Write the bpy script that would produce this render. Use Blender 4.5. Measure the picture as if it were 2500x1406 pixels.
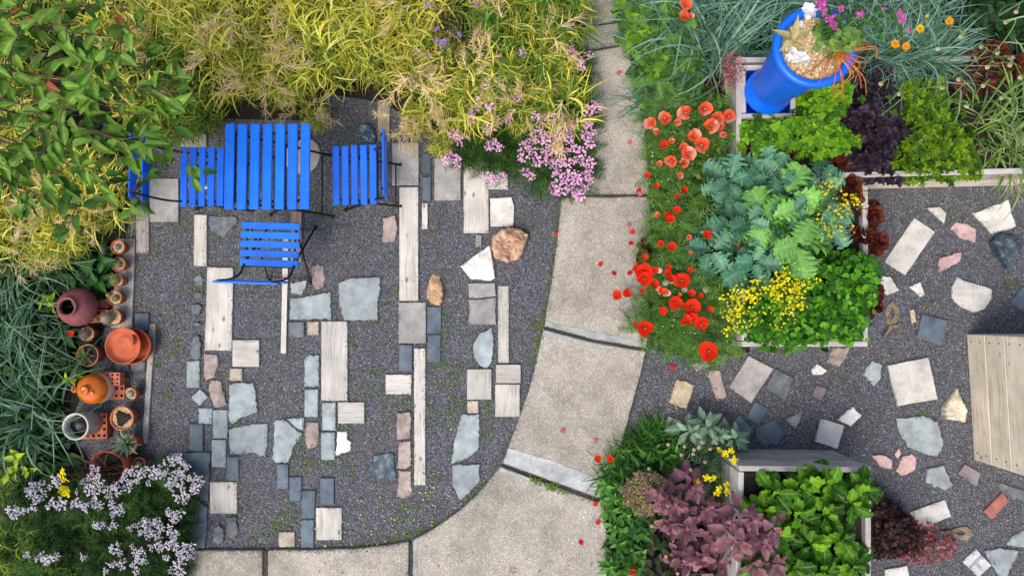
import bpy, math, random
import numpy as np
random.seed(7); rng = np.random.default_rng(11)
PI = math.pi; R = math.radians
for o in list(bpy.data.objects): bpy.data.objects.remove(o)
scn = bpy.context.scene
COL = scn.collection
# ---------------------------------------------------------------- camera (a drone looking almost straight down)
CAMH = 5.4; FPX = 1667.0
cam = bpy.data.cameras.new('camera'); cam.sensor_width = 36; cam.lens = 36*FPX/2500; cam.clip_end = 300; cam.clip_start = .05
camo = bpy.data.objects.new('camera', cam); COL.objects.link(camo)
camo.location = (0, 0, CAMH); TX, TY = math.atan(67/FPX), math.atan(50/FPX)
camo.rotation_euler = (TX, TY, 0); scn.camera = camo
RC = np.array(camo.rotation_euler.to_matrix())
# ---------------------------------------------------------------- sky, soft sun behind thin cloud, exposure
SUN_EL, SUN_AZ = R(58), R(215)      # azimuth clockwise from +Y
w = bpy.data.worlds.new('World'); scn.world = w; w.use_nodes = True
sky = w.node_tree.nodes.new('ShaderNodeTexSky'); sky.sky_type = 'NISHITA'; sky.sun_disc = False
sky.sun_elevation = SUN_EL; sky.sun_rotation = SUN_AZ; sky.dust_density = 4; sky.air_density = 1.0; sky.ozone_density = .6
bg = w.node_tree.nodes['Background']; bg.inputs[1].default_value = .14
w.node_tree.links.new(sky.outputs[0], bg.inputs[0])
sl = bpy.data.lights.new('sun', 'SUN'); sl.energy = 1.4; sl.angle = R(30); sl.color = (1, .95, .87)
so = bpy.data.objects.new('sun', sl); COL.objects.link(so)
so.rotation_euler = (PI/2 - SUN_EL, 0, PI - SUN_AZ)
scn.view_settings.view_transform = 'Standard'; scn.view_settings.look = 'None'
scn.view_settings.exposure = .55; scn.view_settings.gamma = 1
scn.render.engine = 'CYCLES'

# ---------------------------------------------------------------- helpers
def P(x, y, z=0.0):
    """photo pixel -> world point on the horizontal plane at height z"""
    d = RC @ np.array([(x-1250)/FPX, -(y-703)/FPX, -1.0]); k = (z-CAMH)/d[2]
    return (float(d[0]*k), float(d[1]*k), z)
def PV(pts, z):
    pts = np.asarray(pts, float); z = np.broadcast_to(z, len(pts))
    d = np.stack([(pts[:, 0]-1250)/FPX, -(pts[:, 1]-703)/FPX, -np.ones(len(pts))], 1) @ RC.T
    return d*((z-CAMH)/d[:, 2])[:, None]+np.array([0, 0, CAMH])
def S(r, g, b):
    f = lambda c: ((c/255+.055)/1.055)**2.4 if c > 10 else c/255/12.92
    return np.array([f(r), f(g), f(b)])
def pip(pts, poly):
    pts = np.asarray(pts); poly = np.asarray(poly, float); x, y = pts[:, 0], pts[:, 1]
    ins = np.zeros(len(pts), bool); n = len(poly)
    for i in range(n):
        x1, y1 = poly[i]; x2, y2 = poly[(i+1) % n]
        if y1 == y2: continue
        ins ^= ((y1 > y) != (y2 > y)) & (x < (x2-x1)*(y-y1)/(y2-y1)+x1)
    return ins
def edge_dist(pts, poly):
    pts = np.asarray(pts); poly = np.asarray(poly, float); d = np.full(len(pts), 1e9)
    for i in range(len(poly)):
        a = poly[i]; b = poly[(i+1) % len(poly)]; ab = b-a
        t = np.clip(((pts-a) @ ab)/(ab @ ab+1e-9), 0, 1)
        d = np.minimum(d, np.linalg.norm(pts-(a+t[:, None]*ab), axis=1))
    return d
def inpoly(poly, n):
    poly = np.asarray(poly, float); lo, hi = poly.min(0), poly.max(0); out = np.zeros((0, 2))
    while len(out) < n:
        q = lo+(hi-lo)*rng.random((2*n, 2)); out = np.vstack([out, q[pip(q, poly)]])
    return out[:n]
def vnoise(p, s, seed=0):
    """cheap smooth value noise of 2d points"""
    r = np.random.default_rng(seed).random((64, 64)); q = np.asarray(p)/s; i = np.floor(q).astype(int); f = q-i; f = f*f*(3-2*f)
    g = lambda a, b: r[a % 64, b % 64]
    return (g(i[:, 0], i[:, 1])*(1-f[:, 0])+g(i[:, 0]+1, i[:, 1])*f[:, 0])*(1-f[:, 1]) + (g(i[:, 0], i[:, 1]+1)*(1-f[:, 0])+g(i[:, 0]+1, i[:, 1]+1)*f[:, 0])*f[:, 1]

class MB:
    def __init__(s): s.V = []; s.F = []; s.T = []; s.M = []; s.n = 0
    def add(s, V, F, tint=(1, 1, 1), mi=0):
        V = np.asarray(V, float).reshape(-1, 3); F = np.asarray(F, int)
        s.V.append(V); s.F.append(F+s.n); s.T.append(np.broadcast_to(np.asarray(tint, float), V.shape)); s.M.append(np.full(len(F), mi)); s.n += len(V)
        return s
    def mesh(s, name, mats, smooth=True):
        V = np.vstack(s.V); T = np.vstack(s.T); T = np.hstack([T, np.ones((len(T), 1))])
        loops = np.concatenate([f.ravel() for f in s.F]); cnt = np.concatenate([np.full(len(f), f.shape[1]) for f in s.F])
        me = bpy.data.meshes.new(name); me.vertices.add(len(V)); me.vertices.foreach_set('co', V.ravel())
        me.loops.add(len(loops)); me.loops.foreach_set('vertex_index', loops)
        me.polygons.add(len(cnt)); me.polygons.foreach_set('loop_start', np.concatenate([[0], np.cumsum(cnt)[:-1]]))
        me.polygons.foreach_set('material_index', np.concatenate(s.M).astype(np.int32))
        me.polygons.foreach_set('use_smooth', np.full(len(cnt), smooth))
        a = me.color_attributes.new('tint', 'FLOAT_COLOR', 'POINT'); a.data.foreach_set('color', T.ravel())
        for m in (mats if isinstance(mats, (list, tuple)) else [mats]): me.materials.append(m)
        me.update(calc_edges=True); return me
    def build(s, name, mats, parent=None, smooth=True, loc=None):
        return put(name, s.mesh(name, mats, smooth), parent, loc)
def put(name, me, parent=None, loc=None, rot=None, sc=None):
    o = bpy.data.objects.new(name, me); COL.objects.link(o)
    if parent: o.parent = parent
    if loc is not None: o.location = loc
    if rot is not None: o.rotation_euler = rot
    if sc is not None: o.scale = (sc,)*3 if np.isscalar(sc) else sc
    return o
def tag(o, label=None, cat=None, group=None, kind=None):
    if label: o['label'] = label
    if cat: o['category'] = cat
    if group: o['group'] = group
    if kind: o['kind'] = kind
    return o
def thing(name, label, cat, loc=(0, 0, 0), rz=0, group=None):
    o = bpy.data.objects.new(name, None); COL.objects.link(o); o.location = loc; o.rotation_euler = (0, 0, rz)
    o.empty_display_size = .05
    return tag(o, label, cat, group)
# shapes -------------------------------------------------------------
def tube(mb, pts, r, n=6, tint=(1, 1, 1), mi=0):
    pts = np.asarray(pts, float); m = len(pts); r = np.broadcast_to(r, m)
    t = np.gradient(pts, axis=0); t /= np.linalg.norm(t, axis=1)[:, None]+1e-9
    up = np.tile([0, 0, 1.], (m, 1)); up[np.abs(t[:, 2]) > .9] = [1, 0, 0]
    if (np.abs(t[:, 2]) > .9).any() and not (np.abs(t[:, 2]) > .9).all(): up[:] = [.31, .95, .05]
    a = np.cross(t, up); a /= np.linalg.norm(a, axis=1)[:, None]+1e-9; b = np.cross(t, a)
    th = np.arange(n)*2*PI/n
    V = (pts[:, None]+r[:, None, None]*(np.cos(th)[None, :, None]*a[:, None]+np.sin(th)[None, :, None]*b[:, None])).reshape(-1, 3)
    i = np.arange(m-1)[:, None]*n; j = np.arange(n)[None]; k = (j+1) % n
    F = np.stack([i+j, i+k, i+n+k, i+n+j], -1).reshape(-1, 4)
    mb.add(V, F, tint, mi)
    for c, o in ((0, 0), (m-1, (m-1)*n)):
        mb.add(np.vstack([V[o:o+n], pts[c]]), np.stack([np.arange(n), (np.arange(n)+1) % n, np.full(n, n)], 1), tint, mi)
def curve(pts, n=12):
    """Catmull-Rom through points"""
    p = np.asarray(pts, float); p = np.vstack([2*p[0]-p[1], p, 2*p[-1]-p[-2]]); out = []
    for i in range(1, len(p)-2):
        for t in np.linspace(0, 1, n, endpoint=False):
            out.append(.5*((2*p[i])+(-p[i-1]+p[i+1])*t+(2*p[i-1]-5*p[i]+4*p[i+1]-p[i+2])*t*t+(-p[i-1]+3*p[i]-3*p[i+1]+p[i+2])*t**3))
    return np.array(out+[p[-2]])
def lathe(mb, prof, n=28, tint=(1, 1, 1), mi=0, c=(0, 0, 0), wob=0):
    pr = np.asarray(prof, float); th = np.arange(n)*2*PI/n; m = len(pr)
    rr = pr[:, 0][:, None]*(1+wob*np.sin(3*th+1)[None])
    V = np.stack([rr*np.cos(th), rr*np.sin(th), np.broadcast_to(pr[:, 1][:, None], rr.shape)], -1).reshape(-1, 3)+np.array(c)
    i = np.arange(m-1)[:, None]*n; j = np.arange(n)[None]; k = (j+1) % n
    mb.add(V, np.stack([i+j, i+k, i+n+k, i+n+j], -1).reshape(-1, 4), tint, mi)
def box(mb, c, s, rz=0, bev=.003, tint=(1, 1, 1), mi=0, rot=None):
    """chamfered box"""
    hx, hy, hz = np.array(s)/2; b = min(bev, hx*.4, hy*.4, hz*.4); V = []; idx = {}
    for sx in (-1, 1):
        for sy in (-1, 1):
            for sz in (-1, 1):
                for ax in range(3):
                    v = [sx*(hx-b), sy*(hy-b), sz*(hz-b)]; v[ax] = (sx*hx, sy*hy, sz*hz)[ax]; idx[sx, sy, sz, ax] = len(V); V.append(v)
    F4 = []; F3 = []
    for ax in range(3):
        o1, o2 = [(1, 2), (2, 0), (0, 1)][ax]
        for s_ in (-1, 1):
            q = []
            for a, b_ in ((-1, -1), (1, -1), (1, 1), (-1, 1)):
                k = [0, 0, 0]; k[ax] = s_; k[o1] = a; k[o2] = b_; q.append(idx[(*k, ax)])
            F4.append(q if s_ > 0 else q[::-1])
    for ax in range(3):
        o1, o2 = [(1, 2), (2, 0), (0, 1)][ax]
        for a in (-1, 1):
            for b_ in (-1, 1):
                q = []
                for t, kx in ((-1, o1), (1, o1), (1, o2), (-1, o2)):
                    k = [0, 0, 0]; k[ax] = t; k[o1] = a; k[o2] = b_; q.append(idx[(*k, kx)])
                F4.append(q if a*b_ > 0 else q[::-1])
    for sx in (-1, 1):
        for sy in (-1, 1):
            for sz in (-1, 1):
                q = [idx[sx, sy, sz, k] for k in range(3)]; F3.append(q if sx*sy*sz > 0 else q[::-1])
    V = np.array(V)
    if rot is not None: V = V @ np.asarray(rot).T
    cz, sn = math.cos(rz), math.sin(rz); V = V @ np.array([[cz, -sn, 0], [sn, cz, 0], [0, 0, 1]]).T + np.array(c)
    n0 = mb.n; mb.add(V, F4, tint, mi); mb.F.append(np.array(F3)+n0); mb.M.append(np.full(len(F3), mi))
def rotm(az, el, ro):
    az, el, ro = np.broadcast_arrays(np.asarray(az, float), el, ro); ca, sa, ce, se, cr, sr = np.cos(az), np.sin(az), np.cos(-el), np.sin(-el), np.cos(ro), np.sin(ro)
    M = np.empty(az.shape+(3, 3))
    M[..., 0, 0] = ca*ce; M[..., 0, 1] = ca*se*sr-sa*cr; M[..., 0, 2] = ca*se*cr+sa*sr
    M[..., 1, 0] = sa*ce; M[..., 1, 1] = sa*se*sr+ca*cr; M[..., 1, 2] = sa*se*cr-ca*sr
    M[..., 2, 0] = -se; M[..., 2, 1] = ce*sr; M[..., 2, 2] = ce*cr
    return M
def inst(mb, tpl, pos, az, el=0, ro=0, sc=1, tint=(1, 1, 1), mi=0):
    """many copies of a template (V, F, T) joined into one mesh"""
    V, F, T = tpl; pos = np.asarray(pos, float); N = len(pos)
    M = rotm(np.broadcast_to(az, N), np.broadcast_to(el, N), np.broadcast_to(ro, N)); sc = np.asarray(sc, float)
    sc = np.broadcast_to(sc[:, None] if sc.ndim == 1 else sc, (N, 3)) if sc.ndim else np.full((N, 3), float(sc))
    W = np.einsum('nij,nvj->nvi', M, V[None]*sc[:, None])+pos[:, None]
    tt = np.broadcast_to(np.asarray(tint, float), (N, 3))[:, None]*T[None]
    for f in F: pass
    n0 = mb.n; mb.V.append(W.reshape(-1, 3)); mb.T.append(tt.reshape(-1, 3)); mb.n += N*len(V)
    for f in F:
        FF = (f[None]+(np.arange(N)*len(V))[:, None, None]+n0).reshape(-1, f.shape[1]); mb.F.append(FF); mb.M.append(np.full(len(FF), mi))
def tplof(mb): return (np.vstack(mb.V), mb.F, np.vstack(mb.T))
def blades(mb, base, az, L, wd, e0, e1, S_=5, tint=(1, 1, 1), tip=None, p=1.2, tw=.6, mi=0):
    N = len(base); L, wd, e0, e1, az = [np.broadcast_to(np.asarray(a, float), N) for a in (L, wd, e0, e1, az)]
    t = np.linspace(0, 1, S_+1); th = e0[:, None]+(e1-e0)[:, None]*t[None]**p
    st = L[:, None]/S_; h = np.cumsum(np.cos(th)*st, 1)-np.cos(th)*st; z = np.cumsum(np.sin(th)*st, 1)-np.sin(th)*st
    az2 = az[:, None]+tw*(rng.random((N, 1))-.5)*2*t[None]*1.0
    dx = np.cos(az2)*h; dy = np.sin(az2)*h
    c = np.stack([base[:, 0:1]+dx, base[:, 1:2]+dy, base[:, 2:3]+z], -1)
    prof = np.minimum(1, .45+2.2*t)*(1-t**2.2); prof[-1] = .02
    roll = (rng.random((N, 1))-.5)*1.6
    wv = np.stack([-np.sin(az2)*np.cos(roll), np.cos(az2)*np.cos(roll), np.broadcast_to(np.sin(roll), az2.shape)], -1)*(wd[:, None]*prof[None]*.5)[..., None]
    V = np.stack([c-wv, c+wv], 2).reshape(N, -1, 3)
    i = np.arange(S_)*2; F = np.stack([i, i+1, i+3, i+2], 1)
    tint = np.broadcast_to(np.asarray(tint, float), (N, 3)); tip = tint if tip is None else np.broadcast_to(np.asarray(tip, float), (N, 3))
    T = tint[:, None]*(1-t[None, :, None])+tip[:, None]*t[None, :, None]; T = np.repeat(T, 2, 1)
    mb.add(V.reshape(-1, 3), (F[None]+(np.arange(N)*V.shape[1])[:, None, None]).reshape(-1, 4), T.reshape(-1, 3), mi)
def leaf(n=6, wd=.4, prof='ovate', fold=.12, curl=.25, cols=3, ruffle=0., fr=5, pet=0., col=(1, 1, 1), rib=None, edge=None, seed=0, frill=0.):
    """leaf of unit length along +X, face up"""
    rg = np.random.default_rng(seed); t = np.linspace(0, 1, n+1)
    if prof == 'ovate': hw = wd*np.sin(PI*t**.75)**.8
    elif prof == 'lance': hw = wd*np.sin(PI*t**.6)**1.0
    elif prof == 'obov': hw = wd*np.sin(PI*t**1.25)**.75
    elif prof == 'tri': hw = wd*np.where(t < .18, t/.18, (1-(t-.18)/.82)**.85)
    elif prof == 'round': hw = wd*np.sqrt(np.clip(1-(2*t-1)**2, 0, 1))
    hw = np.maximum(hw, .012); u = np.linspace(-1, 1, cols); ph = rg.random()*6
    X = np.repeat(t[:, None], cols, 1); Y = hw[:, None]*u[None]*(1+frill*np.abs(u[None])*np.sin(t[:, None]*fr*2*PI+ph+u[None]*2))
    Z = fold*np.abs(u[None])*hw[:, None]*2-curl*t[:, None]**2+ruffle*np.abs(u[None])**1.5*np.sin(t[:, None]*fr*2*PI+ph+u[None]*1.7)*np.sin(PI*t[:, None])**.4
    V = np.stack([X, Y, Z], -1).reshape(-1, 3)
    T = np.tile(np.asarray(col, float), (len(V), 1)).reshape(n+1, cols, 3).copy()
    if rib is not None: T[:, cols//2] = rib
    if edge is not None: T[:, 0] = edge; T[:, -1] = edge
    i = np.arange(n)[:, None]*cols; j = np.arange(cols-1)[None]
    F = np.stack([i+j, i+cols+j, i+cols+j+1, i+j+1], -1).reshape(-1, 4)[:, ::-1]
    T = T.reshape(-1, 3)
    if pet:
        k = len(V); V = np.vstack([V+[pet, 0, 0], [[0, -.015, -pet*.3], [0, .015, -pet*.3]]])
        T = np.vstack([T, np.tile(rib if rib is not None else col, (2, 1))]); F = np.vstack([F, [[k, cols//2-1, cols//2+1, k+1]]])
    return (V, [F], T)
def leaf_mesh(name, tpl, mat):
    mb = MB(); mb.add(tpl[0], tpl[1][0], tpl[2])
    for f in tpl[1][1:]: mb.F.append(f); mb.M.append(np.zeros(len(f)))
    return mb.mesh(name, mat)

# ---------------------------------------------------------------- materials
MATS = {}
def nt(name):
    m = bpy.data.materials.new(name); m.use_nodes = True; t = m.node_tree; b = t.nodes['Principled BSDF']; MATS[name] = m
    return m, t, b, (lambda k, **kw: mknode(t, k, **kw)), t.links.new
def mknode(t, k, **kw):
    n = t.nodes.new('ShaderNode'+k)
    for a, v in kw.items():
        if a.startswith('i_'): n.inputs[a[2:].replace('_', ' ')].default_value = v
        elif a[0] == 'n' and a[1:].isdigit(): n.inputs[int(a[1:])].default_value = v
        else: setattr(n, a, v)
    return n
def c4(c): return (float(c[0]), float(c[1]), float(c[2]), 1)
def ramp(N, stops):
    r = N('ValToRGB'); e = r.color_ramp.elements
    while len(e) < len(stops): e.new(.5)
    for k, (p, c) in zip(e, stops): k.position = p; k.color = c4(c)
    return r
def foliage(name, rough=.55, trans=.28, var=.25, spec=.25):
    m, t, b, N, L = nt(name); a = N('Attribute', attribute_name='tint'); oi = N('ObjectInfo')
    mr = N('MapRange', n3=1-var, n4=1+var); L(oi.outputs['Random'], mr.inputs[0])
    geo = N('NewGeometry'); nz = N('TexNoise', i_Scale=35., i_Detail=2.); L(geo.outputs['Position'], nz.inputs['Vector'])
    m2 = N('MapRange', n1=.3, n2=.7, n3=.82, n4=1.18); L(nz.outputs[0], m2.inputs[0])
    mu = N('Math', operation='MULTIPLY'); L(mr.outputs[0], mu.inputs[0]); L(m2.outputs[0], mu.inputs[1])
    v = N('VectorMath', operation='SCALE'); L(a.outputs['Color'], v.inputs[0]); L(mu.outputs[0], v.inputs['Scale'])
    L(v.outputs[0], b.inputs['Base Color']); b.inputs['Roughness'].default_value = rough; b.inputs['Specular IOR Level'].default_value = spec
    tr = N('BsdfTranslucent'); L(v.outputs[0], tr.inputs['Color']); mx = N('MixShader', n0=trans)
    L(b.outputs[0], mx.inputs[1]); L(tr.outputs[0], mx.inputs[2]); L(mx.outputs[0], t.nodes['Material Output'].inputs[0]); return m
M_LEAF = foliage('leaf'); M_GLOSS = foliage('glossy_leaf', .5, .25, .28, .22); M_PETAL = foliage('petal', .6, .3, .12, .1); M_GRASS = foliage('grass_blade', .5, .38, .15, .3)
M_BARK = foliage('bark', .85, 0., .1, .1)
def mineral(name, c1, c2, c3=None, sc=18., speck=0., spsc=260., rough=.8, bump=.25, vein=None, stretch=None):
    """stone / concrete / slate: broad mottling, fine speckle, relief; varied from piece to piece"""
    m, t, b, N, L = nt(name); tc = N('TexCoord'); oi = N('ObjectInfo'); off = N('VectorMath', operation='SCALE', n0=(31, 17, 9)); L(oi.outputs['Random'], off.inputs['Scale'])
    ad = N('VectorMath', operation='ADD'); L(tc.outputs['Object'], ad.inputs[0]); L(off.outputs[0], ad.inputs[1]); src = ad.outputs[0]
    if stretch:
        mp = N('Mapping', i_Scale=stretch); L(src, mp.inputs[0]); src = mp.outputs[0]
    n1 = N('TexNoise', i_Scale=sc, i_Detail=6., i_Roughness=.62); L(src, n1.inputs['Vector'])
    st = [(.32, c1), (.68, c2)] if c3 is None else [(.3, c1), (.5, c2), (.72, c3)]
    r = ramp(N, st); L(n1.outputs[0], r.inputs[0]); col = r.outputs[0]
    n2 = N('TexNoise', i_Scale=spsc, i_Detail=3.); L(ad.outputs[0], n2.inputs['Vector'])
    if speck:
        vo = N('TexVoronoi', i_Scale=spsc); L(ad.outputs[0], vo.inputs['Vector'])
        sp = N('SeparateColor'); L(vo.outputs['Color'], sp.inputs[0])
        mr = N('MapRange', n1=0., n2=1., n3=1-speck, n4=1+speck); L(sp.outputs[0], mr.inputs[0])
        sc_ = N('VectorMath', operation='SCALE'); L(col, sc_.inputs[0]); L(mr.outputs[0], sc_.inputs['Scale']); col = sc_.outputs[0]
        # odd dark pits
        pv = N('TexVoronoi', i_Scale=spsc*.22); L(ad.outputs[0], pv.inputs['Vector']); pr = N('MapRange', n1=.05, n2=.14, n3=.45, n4=1.); L(pv.outputs[0], pr.inputs[0])
        s3 = N('VectorMath', operation='SCALE'); L(col, s3.inputs[0]); L(pr.outputs[0], s3.inputs['Scale']); col = s3.outputs[0]
    if vein is not None:
        wv = N('TexWave', i_Scale=3., i_Distortion=14., i_Detail=4.); L(ad.outputs[0], wv.inputs['Vector']); vr = ramp(N, [(.8, (0, 0, 0)), (.97, (.8, .8, .8))]); L(wv.outputs[0], vr.inputs[0])
        mx = N('Mix', data_type='RGBA'); L(vr.outputs[0], mx.inputs[0]); L(col, mx.inputs[6]); mx.inputs[7].default_value = c4(vein); col = mx.outputs[2]
    sn = N('TexNoise', i_Scale=7., i_Detail=7., i_Roughness=.7); L(ad.outputs[0], sn.inputs['Vector']); sm = N('MapRange', n1=.36, n2=.56, n3=.74, n4=1.04); L(sn.outputs[0], sm.inputs[0])
    ov0 = N('MapRange', n3=.84, n4=1.12); L(oi.outputs['Random'], ov0.inputs[0]); ov = N('Math', operation='MULTIPLY'); L(ov0.outputs[0], ov.inputs[0]); L(sm.outputs[0], ov.inputs[1]); fs = N('VectorMath', operation='SCALE'); L(col, fs.inputs[0]); L(ov.outputs[0], fs.inputs['Scale'])
    L(fs.outputs[0], b.inputs['Base Color']); b.inputs['Roughness'].default_value = rough; b.inputs['Specular IOR Level'].default_value = .3
    bp = N('Bump', i_Strength=bump, i_Distance=.004); L(n1.outputs[0], bp.inputs['Height']); b2 = N('Bump', i_Strength=bump*.8, i_Distance=.0015); L(n2.outputs[0], b2.inputs['Height']); L(bp.outputs[0], b2.inputs['Normal']); L(b2.outputs[0], b.inputs['Normal'])
    return m
def wood(name, c1, c2, dark, knots=True, rough=.8):
    """weathered boards; grain runs along local X"""
    m, t, b, N, L = nt(name); tc = N('TexCoord'); oi = N('ObjectInfo'); off = N('VectorMath', operation='SCALE', n0=(37, 23, 11)); L(oi.outputs['Random'], off.inputs['Scale'])
    ad = N('VectorMath', operation='ADD'); L(tc.outputs['Object'], ad.inputs[0]); L(off.outputs[0], ad.inputs[1])
    wn = N('TexNoise', i_Scale=3.5, i_Detail=2.); L(ad.outputs[0], wn.inputs['Vector']); ws = N('VectorMath', operation='MULTIPLY', n1=(0, .05, .05)); L(wn.outputs['Color'], ws.inputs[0])
    a2 = N('VectorMath', operation='ADD'); L(ad.outputs[0], a2.inputs[0]); L(ws.outputs[0], a2.inputs[1])
    mp = N('Mapping', i_Scale=(2.2, 70, 70)); L(a2.outputs[0], mp.inputs[0]); g = N('TexNoise', i_Scale=1., i_Detail=7., i_Roughness=.65); L(mp.outputs[0], g.inputs['Vector'])
    r = ramp(N, [(.3, dark), (.43, c1), (.7, c2)]); L(g.outputs[0], r.inputs[0]); col = r.outputs[0]
    big = N('TexNoise', i_Scale=5., i_Detail=3.); L(ad.outputs[0], big.inputs['Vector']); br = N('MapRange', n1=.3, n2=.7, n3=.8, n4=1.13); L(big.outputs[0], br.inputs[0])
    s1 = N('VectorMath', operation='SCALE'); L(col, s1.inputs[0]); L(br.outputs[0], s1.inputs['Scale']); col = s1.outputs[0]
    if knots:
        mk = N('Mapping', i_Scale=(5., 9, 9)); L(ad.outputs[0], mk.inputs[0]); kv = N('TexVoronoi', i_Scale=1.1); L(mk.outputs[0], kv.inputs['Vector']); kr = N('MapRange', n1=.06, n2=.16, n3=.35, n4=1.); L(kv.outputs[0], kr.inputs[0])
        s2 = N('VectorMath', operation='SCALE'); L(col, s2.inputs[0]); L(kr.outputs[0], s2.inputs['Scale']); col = s2.outputs[0]
    ov = N('MapRange', n3=.88, n4=1.1); L(oi.outputs['Random'], ov.inputs[0]); fs = N('VectorMath', operation='SCALE'); L(col, fs.inputs[0]); L(ov.outputs[0], fs.inputs['Scale'])
    L(fs.outputs[0], b.inputs['Base Color']); b.inputs['Roughness'].default_value = rough; b.inputs['Specular IOR Level'].default_value = .2
    bp = N('Bump', i_Strength=.5, i_Distance=.003); L(g.outputs[0], bp.inputs['Height']); L(bp.outputs[0], b.inputs['Normal']); return m
def paint(name, c, rough=.4, var=.12, scuff=None, spec=.4, sc=6.):
    m, t, b, N, L = nt(name); tc = N('TexCoord'); n1 = N('TexNoise', i_Scale=sc, i_Detail=5.); L(tc.outputs['Object'], n1.inputs['Vector'])
    r = ramp(N, [(.3, c*(1-var)), (.7, np.minimum(1, c*(1+var)))]); L(n1.outputs[0], r.inputs[0]); col = r.outputs[0]
    if scuff is not None:
        n2 = N('TexNoise', i_Scale=45., i_Detail=6., i_Roughness=.7); L(tc.outputs['Object'], n2.inputs['Vector']); r2 = ramp(N, [(.58, (0, 0, 0)), (.74, (.6, .6, .6))]); L(n2.outputs[0], r2.inputs[0])
        mx = N('Mix', data_type='RGBA'); L(r2.outputs[0], mx.inputs[0]); L(col, mx.inputs[6]); mx.inputs[7].default_value = c4(scuff); col = mx.outputs[2]
    oi = N('ObjectInfo'); ov = N('MapRange', n3=.86, n4=1.12); L(oi.outputs['Random'], ov.inputs[0]); fs = N('VectorMath', operation='SCALE'); L(col, fs.inputs[0]); L(ov.outputs[0], fs.inputs['Scale']); col = fs.outputs[0]
    L(col, b.inputs['Base Color']); rr = N('MapRange', n3=max(.05, rough-.1), n4=rough+.15); L(n1.outputs[0], rr.inputs[0]); L(rr.outputs[0], b.inputs['Roughness']); b.inputs['Specular IOR Level'].default_value = spec
    n3 = N('TexNoise', i_Scale=160., i_Detail=2.); L(tc.outputs['Object'], n3.inputs['Vector']); bp = N('Bump', i_Strength=.12, i_Distance=.001); L(n3.outputs[0], bp.inputs['Height']); L(bp.outputs[0], b.inputs['Normal']); return m
def gravel(name):
    m, t, b, N, L = nt(name); geo = N('NewGeometry'); v = N('TexVoronoi', i_Scale=190., i_Randomness=1.); L(geo.outputs['Position'], v.inputs['Vector'])
    s = N('SeparateColor'); L(v.outputs['Color'], s.inputs[0])
    r = ramp(N, [(0, S(48, 50, 55)), (.45, S(80, 84, 94)), (.8, S(103, 107, 118)), (.95, S(142, 143, 148)), (1, S(186, 185, 186))]); L(s.outputs[0], r.inputs[0])
    big = N('TexNoise', i_Scale=2.3, i_Detail=5., i_Roughness=.6); L(geo.outputs['Position'], big.inputs['Vector'])
    rb = ramp(N, [(.36, (0, 0, 0)), (.7, (1, 1, 1))]); L(big.outputs[0], rb.inputs[0])
    warm = N('Mix', data_type='RGBA', blend_type='MULTIPLY', n0=1.); L(r.outputs[0], warm.inputs[6]); warm.inputs[7].default_value = (1.04, .95, .84, 1)
    mx = N('Mix', data_type='RGBA'); L(rb.outputs[0], mx.inputs[0]); L(r.outputs[0], mx.inputs[6]); L(warm.outputs[2], mx.inputs[7])
    # fine dirt and moss washed between the stones
    n3 = N('TexNoise', i_Scale=9., i_Detail=8., i_Roughness=.7); L(geo.outputs['Position'], n3.inputs['Vector']); r3 = ramp(N, [(.5, (0, 0, 0)), (.72, (.7, .7, .7))]); L(n3.outputs[0], r3.inputs[0])
    m2 = N('Mix', data_type='RGBA'); L(r3.outputs[0], m2.inputs[0]); L(mx.outputs[2], m2.inputs[6]); m2.inputs[7].default_value = c4(S(76, 73, 68))
    L(m2.outputs[2], b.inputs['Base Color']); b.inputs['Roughness'].default_value = .75; b.inputs['Specular IOR Level'].default_value = .3
    bp = N('Bump', i_Strength=.9, i_Distance=.006, invert=True); L(v.outputs[0], bp.inputs['Height']); L(bp.outputs[0], b.inputs['Normal']); return m
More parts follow.
